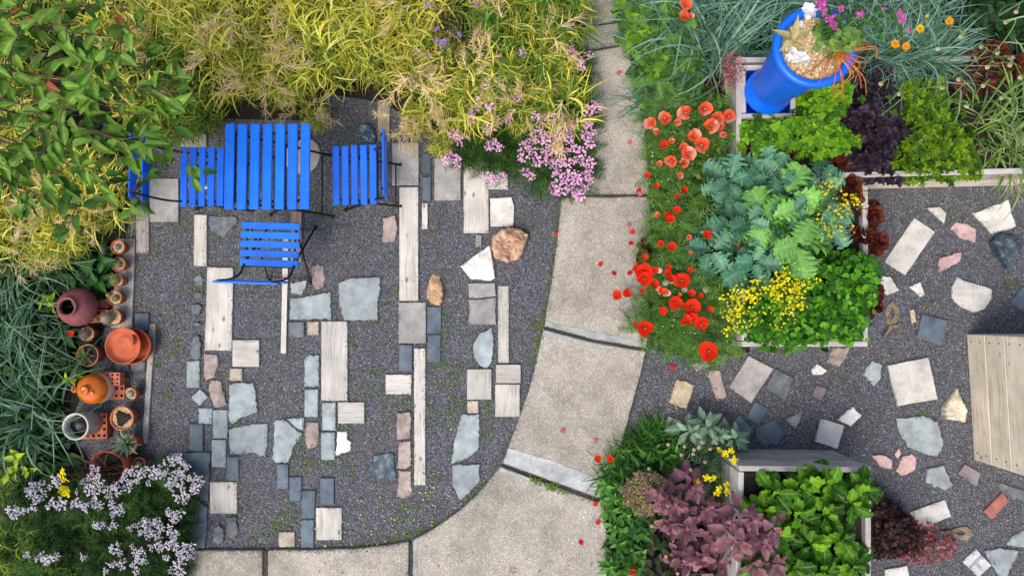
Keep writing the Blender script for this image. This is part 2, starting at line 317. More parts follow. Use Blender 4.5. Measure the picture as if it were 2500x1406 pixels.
def aggregate(name, lo, hi, rough=.85):
    m, t, b, N, L = nt(name); geo = N('NewGeometry'); v = N('TexVoronoi', i_Scale=190.); L(geo.outputs['Position'], v.inputs['Vector']); s = N('SeparateColor'); L(v.outputs['Color'], s.inputs[0])
    mid = (lo+hi)/2; r = ramp(N, [(0, lo*.75), (.12, lo), (.6, mid), (.9, hi), (1, np.minimum(.9, hi*1.5))]); L(s.outputs[0], r.inputs[0])
    big = N('TexNoise', i_Scale=1.6, i_Detail=6., i_Roughness=.6); L(geo.outputs['Position'], big.inputs['Vector']); mr = N('MapRange', n1=.3, n2=.7, n3=.74, n4=1.14); L(big.outputs[0], mr.inputs[0])
    sc = N('VectorMath', operation='SCALE'); L(r.outputs[0], sc.inputs[0]); L(mr.outputs[0], sc.inputs['Scale'])
    st = N('TexVoronoi', i_Scale=2.6); L(geo.outputs['Position'], st.inputs['Vector']); dn = N('TexNoise', i_Scale=30.); L(geo.outputs['Position'], dn.inputs['Vector']); da = N('Math', operation='MULTIPLY_ADD', n1=.06, n2=-.03); L(dn.outputs[0], da.inputs[0]); ds = N('Math', operation='ADD'); L(st.outputs[0], ds.inputs[0]); L(da.outputs[0], ds.inputs[1])
    sr = N('MapRange', n1=.07, n2=.11, n3=.72, n4=1.); L(ds.outputs[0], sr.inputs[0]); s2 = N('VectorMath', operation='SCALE'); L(sc.outputs[0], s2.inputs[0]); L(sr.outputs[0], s2.inputs['Scale'])
    g2 = N('TexNoise', i_Scale=5.5, i_Detail=8., i_Roughness=.72); L(geo.outputs['Position'], g2.inputs['Vector']); gm = N('MapRange', n1=.34, n2=.56, n3=.72, n4=1.03); L(g2.outputs[0], gm.inputs[0]); s4 = N('VectorMath', operation='SCALE'); L(s2.outputs[0], s4.inputs[0]); oi = N('ObjectInfo'); orr = N('MapRange', n3=.88, n4=1.07); L(oi.outputs['Random'], orr.inputs[0]); om = N('Math', operation='MULTIPLY'); L(orr.outputs[0], om.inputs[0]); L(gm.outputs[0], om.inputs[1]); L(om.outputs[0], s4.inputs['Scale'])
    L(s4.outputs[0], b.inputs['Base Color']); b.inputs['Roughness'].default_value = rough; b.inputs['Specular IOR Level'].default_value = .25
    bp = N('Bump', i_Strength=.5, i_Distance=.003, invert=True); L(v.outputs[0], bp.inputs['Height']); L(bp.outputs[0], b.inputs['Normal']); return m
M_GRAVEL = gravel('dark_gravel')
M_SLAB = aggregate('exposed_aggregate', S(152, 146, 135), S(186, 179, 167))
M_MARGIN = mineral('trowelled_margin', S(150, 155, 155), S(178, 180, 176), sc=9, speck=.1, spsc=180)
M_WHITEMARGIN = mineral('pale_margin', S(150, 155, 156), S(184, 186, 184), sc=9, speck=.12, spsc=120)
M_JOINT = mineral('joint_grit', S(52, 50, 47), S(84, 80, 74), sc=40, speck=.3, spsc=160, bump=.8)
M_SOIL = mineral('soil', S(22, 18, 14), S(46, 38, 30), sc=14, speck=.4, spsc=120, bump=.9)
M_POTGRIT = mineral('potting_grit', S(150, 120, 80), S(215, 190, 150), sc=60, speck=.45, spsc=160, bump=.8)
PM = {
 'w': wood('silver_wood', S(188, 183, 174), S(210, 205, 197), S(136, 130, 121)),
 'b': wood('brown_wood', S(140, 126, 108), S(168, 155, 138), S(92, 80, 66)),
 'g': wood('grey_wood', S(150, 143, 138), S(180, 174, 168), S(105, 98, 92)),
 'c': mineral('grey_concrete', S(150, 146, 144), S(176, 172, 168), sc=10, speck=.1, spsc=300),
 'k': mineral('pale_concrete', S(196, 193, 186), S(218, 214, 206), sc=9, speck=.1, spsc=240),
 'f': mineral('pale_bluestone', S(140, 150, 153), S(168, 177, 178), sc=12, speck=.05, spsc=300, bump=.4),
 's': mineral('slate', S(80, 93, 105), S(104, 117, 128), sc=10, speck=.07, spsc=300, rough=.65),
 'd': mineral('dull_slate', S(88, 96, 102), S(118, 124, 128), sc=14, speck=.08, spsc=300),
 't': mineral('tan_flagstone', S(150, 134, 128), S(178, 162, 154), sc=14, speck=.08, spsc=260, bump=.4),
 'o': mineral('sand_paver', S(168, 156, 140), S(196, 184, 166), sc=14, speck=.12, spsc=260),
 'y': mineral('buff_stone', S(176, 158, 122), S(212, 200, 172), sc=18, speck=.1, bump=.7),
 'l': mineral('cream_limestone', S(196, 184, 160), S(224, 215, 196), sc=18, speck=.08, bump=.7),
 'p': mineral('pink_granite', S(180, 146, 142), S(206, 176, 170), sc=20, speck=.14, spsc=200),
 'u': mineral('purple_slate', S(120, 108, 114), S(142, 130, 134), sc=12, speck=.08),
 'm': mineral('marble', S(226, 222, 212), S(246, 244, 238), sc=10, speck=.03, bump=.5, rough=.6),
 'v': mineral('veined_marble', S(186, 186, 190), S(214, 214, 216), sc=10, speck=.05, vein=S(140, 140, 148)),
 'q': mineral('dark_marbled_stone', S(40, 52, 62), S(74, 92, 104), S(150, 160, 160), sc=16, bump=.6, rough=.6),
 'x': mineral('red_brick', S(148, 92, 80), S(172, 114, 102), sc=24, speck=.16, spsc=180, bump=.7),
 'r': mineral('ochre_rock', S(146, 104, 80), S(186, 146, 118), S(214, 192, 170), sc=22, bump=1.0, speck=.1),
 'z': mineral('banded_sandstone', S(178, 120, 72), S(206, 164, 128), S(226, 202, 180), sc=26, stretch=(7, .7, 7), bump=.6),
 'n': mineral('driftwood', S(108, 96, 80), S(140, 126, 108), sc=30, stretch=(1, 1, 1), bump=.8),
}
M_BLUE = paint('blue_paint', S(0, 110, 228), .42, .12, scuff=S(50, 130, 232)); M_BLUE2 = paint('blue_paint_deep', S(0, 98, 218), .45, .12, scuff=S(40, 115, 226))
M_BLACK = paint('black_steel', S(22, 22, 25), .45, .2)
M_POTBLUE = paint('blue_glazed_pot', S(2, 98, 222), .38, .10, sc=3., spec=.5)
M_TERRA = mineral('terracotta', S(168, 92, 62), S(196, 118, 84), sc=12, speck=.08, spsc=200, bump=.3)
M_TERRA2 = mineral('bright_terracotta', S(172, 84, 52), S(190, 102, 68), sc=8, speck=.05, spsc=200, bump=.2)
M_MAROON = mineral('maroon_clay', S(118, 62, 68), S(150, 88, 92), sc=9, speck=.06, spsc=220, bump=.3, rough=.6)
M_GLAZE = paint('orange_glaze', S(186, 92, 14), .12, .3, spec=.6, sc=14.); M_CREAM = paint('cream_glaze', S(206, 192, 164), .25, .14, spec=.5)
M_STONEWARE = paint('white_stoneware', S(196, 194, 182), .3, .12, spec=.5); M_DARK = paint('dark_inside', S(40, 26, 22), .7, .3)
M_HBRICK = mineral('hollow_brick', S(160, 92, 70), S(190, 116, 90), sc=20, speck=.12, spsc=180, bump=.5)
# ================================================================ SETTING
mb = MB(); g = np.linspace(-45, 45, 31); X, Y = np.meshgrid(g, g); V = np.stack([X.ravel(), Y.ravel(), np.zeros(X.size)], 1)
i = (np.arange(30)[:, None]*31+np.arange(30)[None]).ravel()
mb.add(V, np.stack([i, i+1, i+32, i+31], 1)); GROUND = tag(mb.build('gravel_ground', M_GRAVEL, smooth=False), kind='structure')
COVER = []       # pixel polygons of things flush with the gravel: no loose stones there
def sheet(name, poly, z, mat, parent=None, px=True, kind='structure'):
    p = PV(poly, z) if px else np.asarray(poly, float); me = bpy.data.meshes.new(name); me.from_pydata([tuple(q) for q in p], [], [list(range(len(p)))[::-1]])
    me.materials.append(mat); o = put(name, me, parent)
    if me.polygons[0].normal.z < 0: me.flip_normals()
    if kind and not parent: tag(o, kind=kind)
    return o
def prism(name, pw, z0, z1, mat, parent, bev=.004, rough=0., seg=.03, bow=0., smooth=False, cat=None, zvar=0., origin=None, axis=None):
    """a flat piece: outline pw (world xy), sides, chamfered and slightly uneven top; local X along its longest side"""
    pw = np.asarray(pw, float)[:, :2]
    if np.sum(pw[:, 0]*np.roll(pw[:, 1], -1)-pw[:, 1]*np.roll(pw[:, 0], -1)) < 0: pw = pw[::-1]
    c = pw.mean(0); e = np.roll(pw, -1, 0)-pw; k = np.argmax(np.linalg.norm(e, axis=1)); a = math.atan2(e[k, 1], e[k, 0]) if axis is None else axis
    ca, sa = math.cos(-a), math.sin(-a); q = (pw-c) @ np.array([[ca, -sa], [sa, ca]]).T
    out = []
    for i in range(len(q)):
        p0, p1 = q[i], q[(i+1) % len(q)]; n = max(1, int(np.linalg.norm(p1-p0)/seg)) if rough else 1
        d = p1-p0; nn = np.array([d[1], -d[0]])/(np.linalg.norm(d)+1e-9)
        for j in range(n): out.append(p0+d*j/n+(nn*rng.normal(0, rough)+d/n*rng.normal(0, .1) if (rough and j) else (rng.normal(0, rough*.6, 2) if rough else 0)))
    q = np.array(out); n = len(q); cc = q.mean(0); r = np.linalg.norm(q-cc, axis=1)[:, None]
    ins = lambda d: cc+(q-cc)*np.clip(1-d/np.maximum(r, 1e-4), .2, 1)
    zz = lambda s, z: np.full(n, z)+rng.normal(0, s, n)
    rings = [np.column_stack([q, zz(0, z0)]), np.column_stack([q, zz(zvar*.5, z1-bev)]), np.column_stack([ins(bev*1.1), zz(zvar*.5, z1)]), np.column_stack([cc+(ins(bev*1.1)-cc)*.55, zz(0, z1+bow*.75)])]
    V = np.vstack(rings+[np.array([[cc[0], cc[1], z1+bow]])]); j = np.arange(n); k = (j+1) % n
    m = MB(); m.add(V, np.vstack([np.stack([t*n+j, t*n+k, (t+1)*n+k, (t+1)*n+j], 1) for t in range(3)]))
    m.F.append(np.stack([3*n+j, 3*n+k, np.full(n, 4*n)], 1)); m.M.append(np.zeros(n))
    o = m.build(name, mat, parent, smooth=smooth, loc=(c[0], c[1], 0)); o.rotation_euler[2] = a
    return o
# ---- concrete path: eight slabs with open joints
PATH = tag(sheet('path', [(1405, -260), (1500, -260), (1512, 60), (1545, 160), (1578, 320), (1590, 480), (1592, 620), (1580, 850), (1545, 985), (1505, 1140), (1486, 1250), (1490, 1700), (380, 1700), (380, 1346), (650, 1344), (830, 1342), (1000, 1326), (1105, 1262), (1180, 1192), (1232, 1130), (1302, 932), (1338, 800), (1360, 630), (1372, 480), (1395, 300), (1402, 130)], (.018), M_JOINT), kind='structure')
def arc(l): return l
slabs = [
 [(1405, -260), (1500, -260), (1510, 52), (1417, 63)],
 [(1416, 68), (1511, 57), (1530, 106), (1402, 129)],
 [(1401, 134), (1532, 111), (1558, 220), (1576, 320), (1586, 474), (1372, 475), (1392, 300)],
 [(1371, 481), (1587, 480), (1590, 600), (1588, 720), (1579, 850), (1450, 828), (1329, 796), (1347, 690), (1360, 600)],
 [(1327, 803), (1448, 835), (1577, 857), (1562, 920), (1540, 1000), (1510, 1110), (1480, 1216), (1455, 1213), (1340, 1172), (1226, 1130), (1262, 1035), (1298, 930)],
 [(1222, 1138), (1335, 1181), (1450, 1222), (1474, 1228), (1482, 1320), (1486, 1690), (1007, 1690), (1007, 1318), (1060, 1290), (1118, 1250), (1165, 1207)],
 [(998, 1322), (992, 1690), (653, 1690), (653, 1342), (760, 1342), (860, 1340), (940, 1332)],
 [(640, 1343), (640, 1690), (380, 1690), (380, 1345)]]
for s in slabs:
    prism('slab', PV(s, .035), -.05, .035, M_SLAB, PATH, bev=.006, rough=.0018, seg=.12); COVER.append(s)
    o = PATH.children[-1] if len(PATH.children) else None
# trowelled margins beside the joints
def ribbon(name, a, b, z, mat, n=16, jag=(0, .02)):
    """a thin skim between polylines a (clean edge) and b (ragged edge)"""
    a = curve(PV(a, z), n); b = curve(PV(b, z), n); b = b+rng.normal(0, jag[1]*.3, b.shape)*[1, 1, 0]; m = MB(); k = len(a)
    j = np.arange(k-1); m.add(np.vstack([a, b]), np.stack([j, j+1, k+j+1, k+j], 1)); o = m.build(name, mat, PATH, smooth=False)
    if o.data.polygons[0].normal.z < 0: o.data.flip_normals()
ribbon('trowelled_margin', [(1331, 794), (1450, 825), (1573, 847)], [(1334, 786), (1450, 809), (1573, 834)], .038, M_MARGIN, jag=(0, .01))
ribbon('trowelled_margin', [(1330, 807), (1448, 838), (1500, 848)], [(1328, 815), (1440, 845), (1500, 850)], .038, M_MARGIN, jag=(0, .008))
ribbon('trowelled_margin', [(1230, 1129), (1340, 1169), (1452, 1209)], [(1240, 1093), (1352, 1126), (1464, 1168)], .038, M_WHITEMARGIN, jag=(0, .012))
ribbon('trowelled_margin', [(1225, 1142), (1290, 1165), (1350, 1189)], [(1219, 1150), (1286, 1172), (1348, 1193)], .038, M_MARGIN, jag=(0, .008))
ribbon('trowelled_margin', [(1010, 1319), (1010, 1406), (1010, 1500)], [(1018, 1313), (1019, 1406), (1019, 1500)], .038, M_MARGIN, jag=(0, .004))
# ---- pavers, planks and stones let into the gravel
def rect(x0, y0, x1, y1): return [(x0, y0), (x1, y0), (x1, y1), (x0, y1)]
pav = []
def A(t, *a, **k): pav.append((t, list(a[0]) if len(a) == 1 else rect(*a), k))
for t, l in {
 'w': [(975,457,1021,734),(1132,388,1193,569),(1030,496,1044,559),(473,524,504,649),(784,784,848,978),(567,830,632,895),(825,982,889,1033),(941,914,1004,962),(1011,850,1038,1184),(1216,698,1242,885),(1211,890,1271,935),(1209,938,1269,1017),(1140,901,1200,975),(771,1239,834,1318),(512,1176,578,1253)],
 'g': [(332,502,363,617),(1161,573,1175,603)],
 'b': [(922,248,952,345),(709,478,736,640)],
 'c': [(957,349,1022,452),(973,738,1040,838),(365,436,435,541),(1060,387,1125,489),(437,328,503,358)],
 'k': [(1188,410,1240,462)],
 'f': [(455,880,487,946),(484,996,518,1034),(519,1000,555,1070),(516,1073,551,1140),(743,950,776,1017),(786,982,819,1050),(783,1055,817,1122),(411,1105,438,1132)],
 's': [(462,1034,495,1101),(553,1114,582,1173),(676,1132,704,1192),(706,1164,736,1223),(736,1197,769,1266),(734,1268,766,1337),(781,1166,815,1232),(1042,748,1077,815),(1043,817,1076,884),(974,841,1006,906),(328,764,362,808),(1030,375,1052,420),(1031,432,1052,490)],
 'd': [(704,786,742,823),(280,886,314,906),(318,882,354,906)],
 'o': [(560,899,591,929),(1140,978,1168,1008),(680,1298,719,1335),(750,785,778,818)],
 }.items():
    for r_ in l: A(t, *r_)
for t, l in {
 'w': [[(506,652),(569,654),(565,856),(499,855)],[(691,575),(704,575),(698,862),(685,862)]],
 'g': [[(365,791),(379,791),(359,1082),(347,1082)],[(286,583),(329,583),(322,800),(272,800)]],
 'k': [[(1197,484),(1250,481),(1255,505),(1252,553),(1198,552)]],
 'c': [[(1143,692),(1209,690),(1210,723),(1180,727),(1145,727)],[(1145,731),(1180,730),(1210,726),(1211,792),(1145,793)]],
 'f': [[(488,949),(507,968),(487,991),(466,970)],[(559,940),(572,934),(620,934),(628,1005),(590,1018),(566,1034),(558,1028)],[(557,1048),(600,1037),(655,1034),(648,1118),(620,1105),(560,1107)],
       [(669,1026),(694,1023),(725,1051),(738,1056),(716,1090),(704,1128),(672,1130),(663,1118),(668,1080)],[(699,1022),(742,1019),(740,1051),(726,1047)],[(743,876),(758,866),(779,868),(779,943),(743,943)],
       [(1127,1011),(1170,1011),(1170,1095),(1140,1118),(1101,1132),(1110,1070)],[(1104,1134),(1171,1134),(1170,1178),(1125,1222),(1103,1180)],[(708,728),(750,724),(806,712),(809,778),(708,780)],
       [(826,692),(860,678),(928,676),(928,710),(922,735),(923,781),(840,782),(828,740)],[(709,690),(750,685),(745,705),(735,720),(709,715)],[(1202,800),(1205,840),(1201,880),(1190,897),(1170,891),(1157,865),(1154,842),(1168,816)]],
 'm': [[(823,1054),(848,1053),(848,1072),(856,1078),(855,1100),(820,1112)]],
 't': [[(748,1030),(776,1030),(780,1058),(772,1090),(748,1097),(744,1066)],[(971,1008),(1000,1007),(1005,1022),(1000,1070),(968,1073),(968,1040)],[(974,1079),(1003,1075),(1003,1135),(990,1145),(970,1140)],[(973,1149),(1003,1149),(1005,1203),(985,1217),(969,1211)],
       [(760,650),(776,644),(790,649),(794,680),(785,704),(771,707),(761,690)],[(935,531),(964,526),(970,558),(964,586),(945,592),(934,588)],[(498,863),(529,866),(533,885),(522,920),(502,929),(496,910)],[(510,931),(538,929),(553,988),(522,995),(509,952)]],
 's': [[(449,1105),(513,1104),(508,1222),(497,1222),(445,1184)],[(440,1228),(470,1214),(505,1240),(500,1338),(430,1338),(425,1260)]],
 'd': [[(510,528),(578,528),(578,545),(545,578),(512,562)],[(553,1262),(576,1260),(580,1300),(570,1316),(553,1310)],[(522,1290),(534,1280),(546,1292),(545,1320),(532,1330),(520,1320)],[(473,674),(490,671),(497,680),(494,698),(476,697)],[(470,716),(484,711),(496,716),(492,729),(472,728)],[(467,745),(484,741),(493,750),(486,768),(468,766)],[(470,790),(482,786),(490,791),(480,798)],[(473,822),(480,816),(488,824),(489,866),(478,880),(465,868),(466,836)]],
 'q': [[(912,1110),(960,1105),(967,1170),(905,1172),(903,1145)]],
 # right-hand patio
 'k ': [[(2264,508),(2295,505),(2311,520),(2306,545)],[(2375,521),(2462,488),(2481,552),(2423,571),(2400,545)],[(2233,532),(2284,566),(2211,671),(2160,638)],[(2337,677),(2355,686),(2376,690),(2423,706),(2420,730),(2405,754),(2380,762),(2350,750),(2326,725),(2325,700)],[(2148,672),(2175,675),(2196,708),(2166,720),(2145,700)],[(2221,700),(2247,688),(2258,718),(2250,725)],[(2168,892),(2267,872),(2290,974),(2192,991)],[(2005,1022),(2062,1038),(2045,1095),(1990,1078)],[(2222,1250),(2308,1219),(2323,1260),(2250,1290)],[(1632,1015),(1665,1028),(1650,1060),(1620,1058)],[(2162,1390),(2215,1380),(2224,1420),(2165,1425)],[(1983,901),(1995,888),(2019,905),(2010,915),(1984,915)]],
 'd ': [[(2178,530),(2208,548),(2185,576)],[(1895,900),(1938,922),(1918,980),(1870,945)],[(2432,1175),(2510,1200),(2510,1228),(2450,1205)],[(1733,1022),(1752,1016),(1760,1040),(1740,1046)]],
 'p ': [[(2323,558),(2335,542),(2355,545),(2384,560),(2382,592),(2350,582)],[(2295,630),(2348,616),(2347,635),(2325,648),(2293,666)],[(2130,1112),(2155,1110),(2180,1122),(2178,1145),(2150,1140)],[(2197,1093),(2201,1108),(2193,1119),(2185,1108)],[(2187,1150),(2205,1115),(2225,1106),(2238,1120),(2235,1145),(2205,1163)]],
 's ': [[(2510,685),(2470,735),(2480,750),(2510,770)],[(2252,766),(2315,782),(2300,845),(2239,823)],[(1845,978),(1878,998),(1850,1038),(1822,1018)],[(1805,1012),(1835,1045),(1830,1085),(1780,1050)],[(1848,1042),(1893,1025),(1918,1060),(1900,1083),(1860,1085),(1843,1065)]],
 'f ': [[(2130,880),(2156,890),(2150,925),(2135,942),(2110,915),(2115,900)],[(1957,1004),(1955,1025),(1942,1046),(1918,1024)],[(2190,1022),(2255,1015),(2290,1030),(2305,1085),(2290,1115),(2250,1105),(2215,1090),(2195,1050)],[(2265,1145),(2305,1135),(2328,1185),(2310,1197),(2262,1178)],[(2470,1310),(2510,1288),(2510,1337),(2458,1330)],[(2405,1345),(2445,1337),(2490,1345),(2455,1410),(2440,1408)]],
 't ': [[(2033,850),(2075,848),(2065,875),(2050,895),(2020,885)],[(1733,903),(1758,903),(1775,970),(1750,977),(1730,920)],[(1690,890),(1725,875),(1735,895),(1700,907)]],
 'c ': [[(1828,868),(1889,900),(1834,984),(1780,945)]],
 'u': [[(1995,940),(2020,950),(2005,978),(1981,965)],[(2340,1155),(2358,1132),(2395,1155),(2385,1187)]],
 'y': [[(1654,925),(1695,940),(1677,998),(1632,982)],[(2222,757),(2232,755),(2239,785),(2228,790)]],
 'x': [[(2447,1202),(2465,1222),(2425,1267),(2403,1248)]],
 'v': [[(2351,1370),(2384,1338),(2422,1380),(2390,1408)]],
 'm ': [[(2083,992),(2105,1013),(2078,1042),(2045,1025)]],
 }.items():
    for q in l: A(t.strip(), q)
NAMES = dict(w='plank', g='plank', b='plank', c='paver', k='paver', f='flagstone', s='slate_paver', d='slate_paver', t='flagstone', o='paver', p='flagstone', u='slate_paver', y='flagstone', x='brick', v='paver', m='flagstone', q='flagstone')
for t, q, k in pav:
    COVER.append(q); top = .014+rng.random()*.008; rect_ = len(q) == 4
    prism(NAMES[t], PV(q, top), -.03, top, PM[t], GROUND, bev=.003 if t in 'wgbck' else .005, rough=(.0007 if t in 'wgb' else .001 if t in 'cksofdxuvp' and rect_ else .0035), seg=.05 if t in 'wgbcks' else .022, zvar=0 if t in 'wgbcko' else .0008)
# the cone of the round stone under the table
cx, cy, _ = P(738, 380); prism('flagstone', [(cx+.15*math.cos(a), cy+.15*math.sin(a)) for a in np.linspace(0, 2*PI, 22)[:-1]], -.03, .016, PM['c'], GROUND, rough=.003, seg=.05)
# ---- rocks lying on the gravel: rounded tops
def rock(name, label, poly, h, mat, rough=.006):
    pw = PV(poly, h*.4)[:, :2]; c = pw.mean(0); q = []
    for i in range(len(pw)):
        for j in range(5): q.append(pw[i]+(pw[(i+1) % len(pw)]-pw[i])*j/5+rng.normal(0, rough*.6, 2)-c)
    q = np.array(q); n = len(q); fr = np.array([1, .99, .96, .9, .8, .7, .58, .46, .34, .22, .1]); hh = np.array([-.02/h, .45, .72, .86, .92, .95, .97, .98, .99, 1, 1.])*h; tilt = rng.normal(0, .12, 2)
    V = np.vstack([np.column_stack([q*f+rng.normal(0, rough*.25, q.shape), np.full(n, z)+(q*f) @ tilt*min(1, max(0, z/h))+(z > 0)*h*(.5*(vnoise(q*f+5, .055, 21)-.5)+.22*(vnoise(q*f+5, .02, 22)-.5))]) for f, z in zip(fr, hh)]+[np.array([[0, 0, h]])]); k = len(fr); j = np.arange(n); l = (j+1) % n; m = MB()
    if np.sum(q[:, 0]*np.roll(q[:, 1], -1)-q[:, 1]*np.roll(q[:, 0], -1)) < 0: j, l = l, j
    m.add(V, np.vstack([np.stack([t*n+j, t*n+l, (t+1)*n+l, (t+1)*n+j], 1) for t in range(k-1)])); m.F.append(np.stack([(k-1)*n+j, (k-1)*n+l, np.full(n, k*n)], 1)); m.M.append(np.zeros(n))
    COVER.append(poly); return tag(m.build(name, mat, None, smooth=False, loc=(c[0], c[1], 0)), label, 'rock')
rock('boulder', 'rough ochre brown boulder beside the white marble fragment', [(1203,575),(1240,553),(1268,556),(1291,572),(1284,600),(1270,632),(1240,642),(1206,630),(1199,600)], .11, PM['r'])
rock('marble_fragment', 'jagged white marble fragment touching the ochre boulder', [(1123,650),(1160,622),(1197,598),(1204,640),(1209,678),(1200,686),(1150,681)], .05, PM['m'], .004)
rock('sandstone_rock', 'orange banded sandstone above the pair of slate pavers', [(1055,668),(1072,671),(1082,700),(1082,735),(1076,747),(1060,744),(1042,728),(1041,710)], .05, PM['z'], .004)
rock('marbled_rock', 'dark swirled marble rock beside the brown plank end', [(872,308),(898,300),(912,318),(918,345),(905,352),(880,335)], .06, PM['q'])
rock('tan_rock', 'small tan rock between brown plank and drooping yellow grass', [(988,290),(1008,284),(1022,308),(1012,332),(990,328)], .06, PM['r'])
rock('quartz_rock', 'dark grey pointed quartz rock on the gravel', [(2416,592),(2440,570),(2490,578),(2497,598),(2458,657),(2436,630)], .07, PM['q'])
rock('limestone_chunk', 'cream triangular limestone chunk beside the plank wall', [(2335,947),(2352,985),(2358,1012),(2354,1029),(2300,1020),(2305,990)], .06, PM['l'])
rock('grey_rock', 'rough dark grey stone behind the small cactus pots', [(245,605),(262,600),(272,625),(262,650),(244,640)], .06, PM['d'])
def driftwood(label, outer, hole, tail):
    oc = np.array(P(*np.mean(outer, 0), 0)); m = MB()
    def ring(l, z): return PV(l, .02)[:, :2]-oc[:2]
    o, h = curve(np.vstack([outer, outer[:1]]), 4)[:-1], None
    a = ring(curve(np.array(list(outer)+[outer[0]], float), 4)[:-1], 0); b = ring(curve(np.array(list(hole)+[hole[0]], float), 4)[:-1], 0); n = len(a); j = np.arange(n); k = (j+1) % n
    mid = (a+b)/2; V = np.vstack([np.column_stack([a, np.zeros(n)]), np.column_stack([a*.96+b*.04, np.full(n, .015)]), np.column_stack([mid, np.full(n, .02)+rng.normal(0, .002, n)]), np.column_stack([b*.95+a*.05, np.full(n, .016)]), np.column_stack([b, np.zeros(n)])])
    m.add(V, np.vstack([np.stack([t*n+j, t*n+k, (t+1)*n+k, (t+1)*n+j], 1) for t in range(4)]))
    root = thing('driftwood_loop', label, 'driftwood', (oc[0], oc[1], 0)); m.build('loop', PM['n'], root, smooth=False)
    for t in tail:
        m = MB(); pts = PV(t, .015)-[oc[0], oc[1], 0]; tube(m, curve(pts, 5), np.linspace(.022, .008, 5*(len(t)-1)+1), 7); m.build('branch', PM['n'], root)
driftwood('grey brown driftwood loop with forked tail beside the red lettuce', [(2182,733),(2198,755),(2196,780),(2176,800),(2163,775),(2166,748)], [(2181,753),(2186,762),(2183,772),(2178,778),(2174,769),(2176,760)], [[(2176,795),(2168,808),(2156,822)],[(2178,795),(2190,795),(2196,788)]])
driftwood('pale driftwood loop beside the dark red leafed shrub', [(2325,1292),(2358,1285),(2376,1300),(2362,1320),(2335,1312),(2318,1302)], [(2337,1298),(2350,1296),(2357,1301),(2351,1306),(2340,1304),(2334,1301)], [[(2322,1300),(2308,1300),(2296,1296)]])
# ---- planted soil
SOILS = [[(-900, -700), (1400, -700), (1400, 120), (1390, 320), (1210, 380), (1080, 330), (930, 250), (800, 230), (760, 295), (520, 290), (330, 330), (310, 560), (250, 820), (160, 1060), (260, 1180), (420, 1260), (430, 1345), (370, 1350), (370, 1900), (-900, 1900)],
 [(1508, -700), (3600, -700), (3600, 160), (1830, 330), (1830, 860), (1720, 880), (1585, 850), (1600, 480), (1580, 310), (1530, 100)],
 [(1480, 1230), (1510, 1130), (1560, 1060), (1680, 1045), (1840, 1120), (2090, 1200), (2210, 1250), (2290, 1320), (2170, 1350), (2050, 1380), (2040, 1900), (1496, 1900), (1492, 1330)]]
for s in SOILS: sheet('soil_bed', s, .008, M_SOIL); COVER.append(s)
# ---- raised beds of weathered boards
M_BOARD = wood('weathered_board', S(150, 147, 142), S(184, 180, 174), S(108, 104, 100)); M_BOARD2 = wood('pale_board', S(180, 172, 160), S(206, 198, 186), S(140, 128, 112)); M_CAP = wood('pale_cap', S(176, 172, 166), S(204, 200, 196), S(140, 134, 130))
def board(parent, p0, p1, z0, z1, th, mat, name='board'):
    """upright board from p0 to p1 (outer face line), local X along it, thickness inward (left of p0->p1)"""
    p0 = np.array(p0[:2]); p1 = np.array(p1[:2]); d = p1-p0; L_ = np.linalg.norm(d); a = math.atan2(d[1], d[0]); nrm = np.array([-d[1], d[0]])/L_; c = (p0+p1)/2+nrm*th/2
    m = MB(); box(m, (0, 0, 0), (L_-.004, th, z1-z0-.003), bev=.004); o = m.build(name, mat, parent, smooth=False, loc=(c[0], c[1], (z0+z1)/2)); o.rotation_euler[2] = a; return o
def raised_bed(label, corners, h, rows, th=.038, mat=M_BOARD, soil=.06, skip=(), mat2=None):
    """corners anticlockwise, world xy at the outer top edge"""
    t = thing('raised_bed', label, 'planter', (0, 0, 0)); n = len(corners); hh = h/rows
    for i in range(n):
        a, b = np.array(corners[i][:2]), np.array(corners[(i+1) % n][:2])
        d = (b-a)/np.linalg.norm(b-a)
        a_ = a+d*(th+.003 if i % 2 else 0); b_ = b-d*(th+.003 if i % 2 else 0)
        for r_ in range(rows): board(t, a_, b_, r_*hh, (r_+1)*hh, th, (mat2 or M_CAP) if r_ == rows-1 else mat)
        nrm = np.array([-d[1], d[0]])
    cc = np.mean([c[:2] for c in corners], 0)
    q = [(c[0]+(cc[0]-c[0])*.05, c[1]+(cc[1]-c[1])*.05, h-soil) for c in corners]; sheet('soil', q, 0, M_SOIL, t, px=False)
    return t
def quad(x0, y0, x1, y1, z): return [P(x0, y1, z), P(x1, y1, z), P(x1, y0, z), P(x0, y0, z)]
BEDH = .42; BEDU = .5; M_WALL = wood('pale_wall_board', S(216, 203, 180), S(232, 222, 204), S(176, 152, 120))
raised_bed('long weathered grey raised bed holding basil with the blue urn at its corner', [P(1798, 440, BEDU), P(2600, 420, BEDU), P(2600, 135, BEDU), P(1798, 140, BEDU)], BEDU, 2, mat=M_WALL)
raised_bed('grey raised bed planted with kale, parsley and yellow flowers', [P(1812, 846, BEDH), P(2120, 846, BEDH), P(2120, 452, BEDH), P(1812, 452, BEDH)], BEDH, 2)
raised_bed('tall grey raised bed full of broad green chard leaves', [P(1792, 1560, .6), P(2127, 1560, .6), P(2127, 1140, .6), P(1804, 1136, .6)], .6, 3)
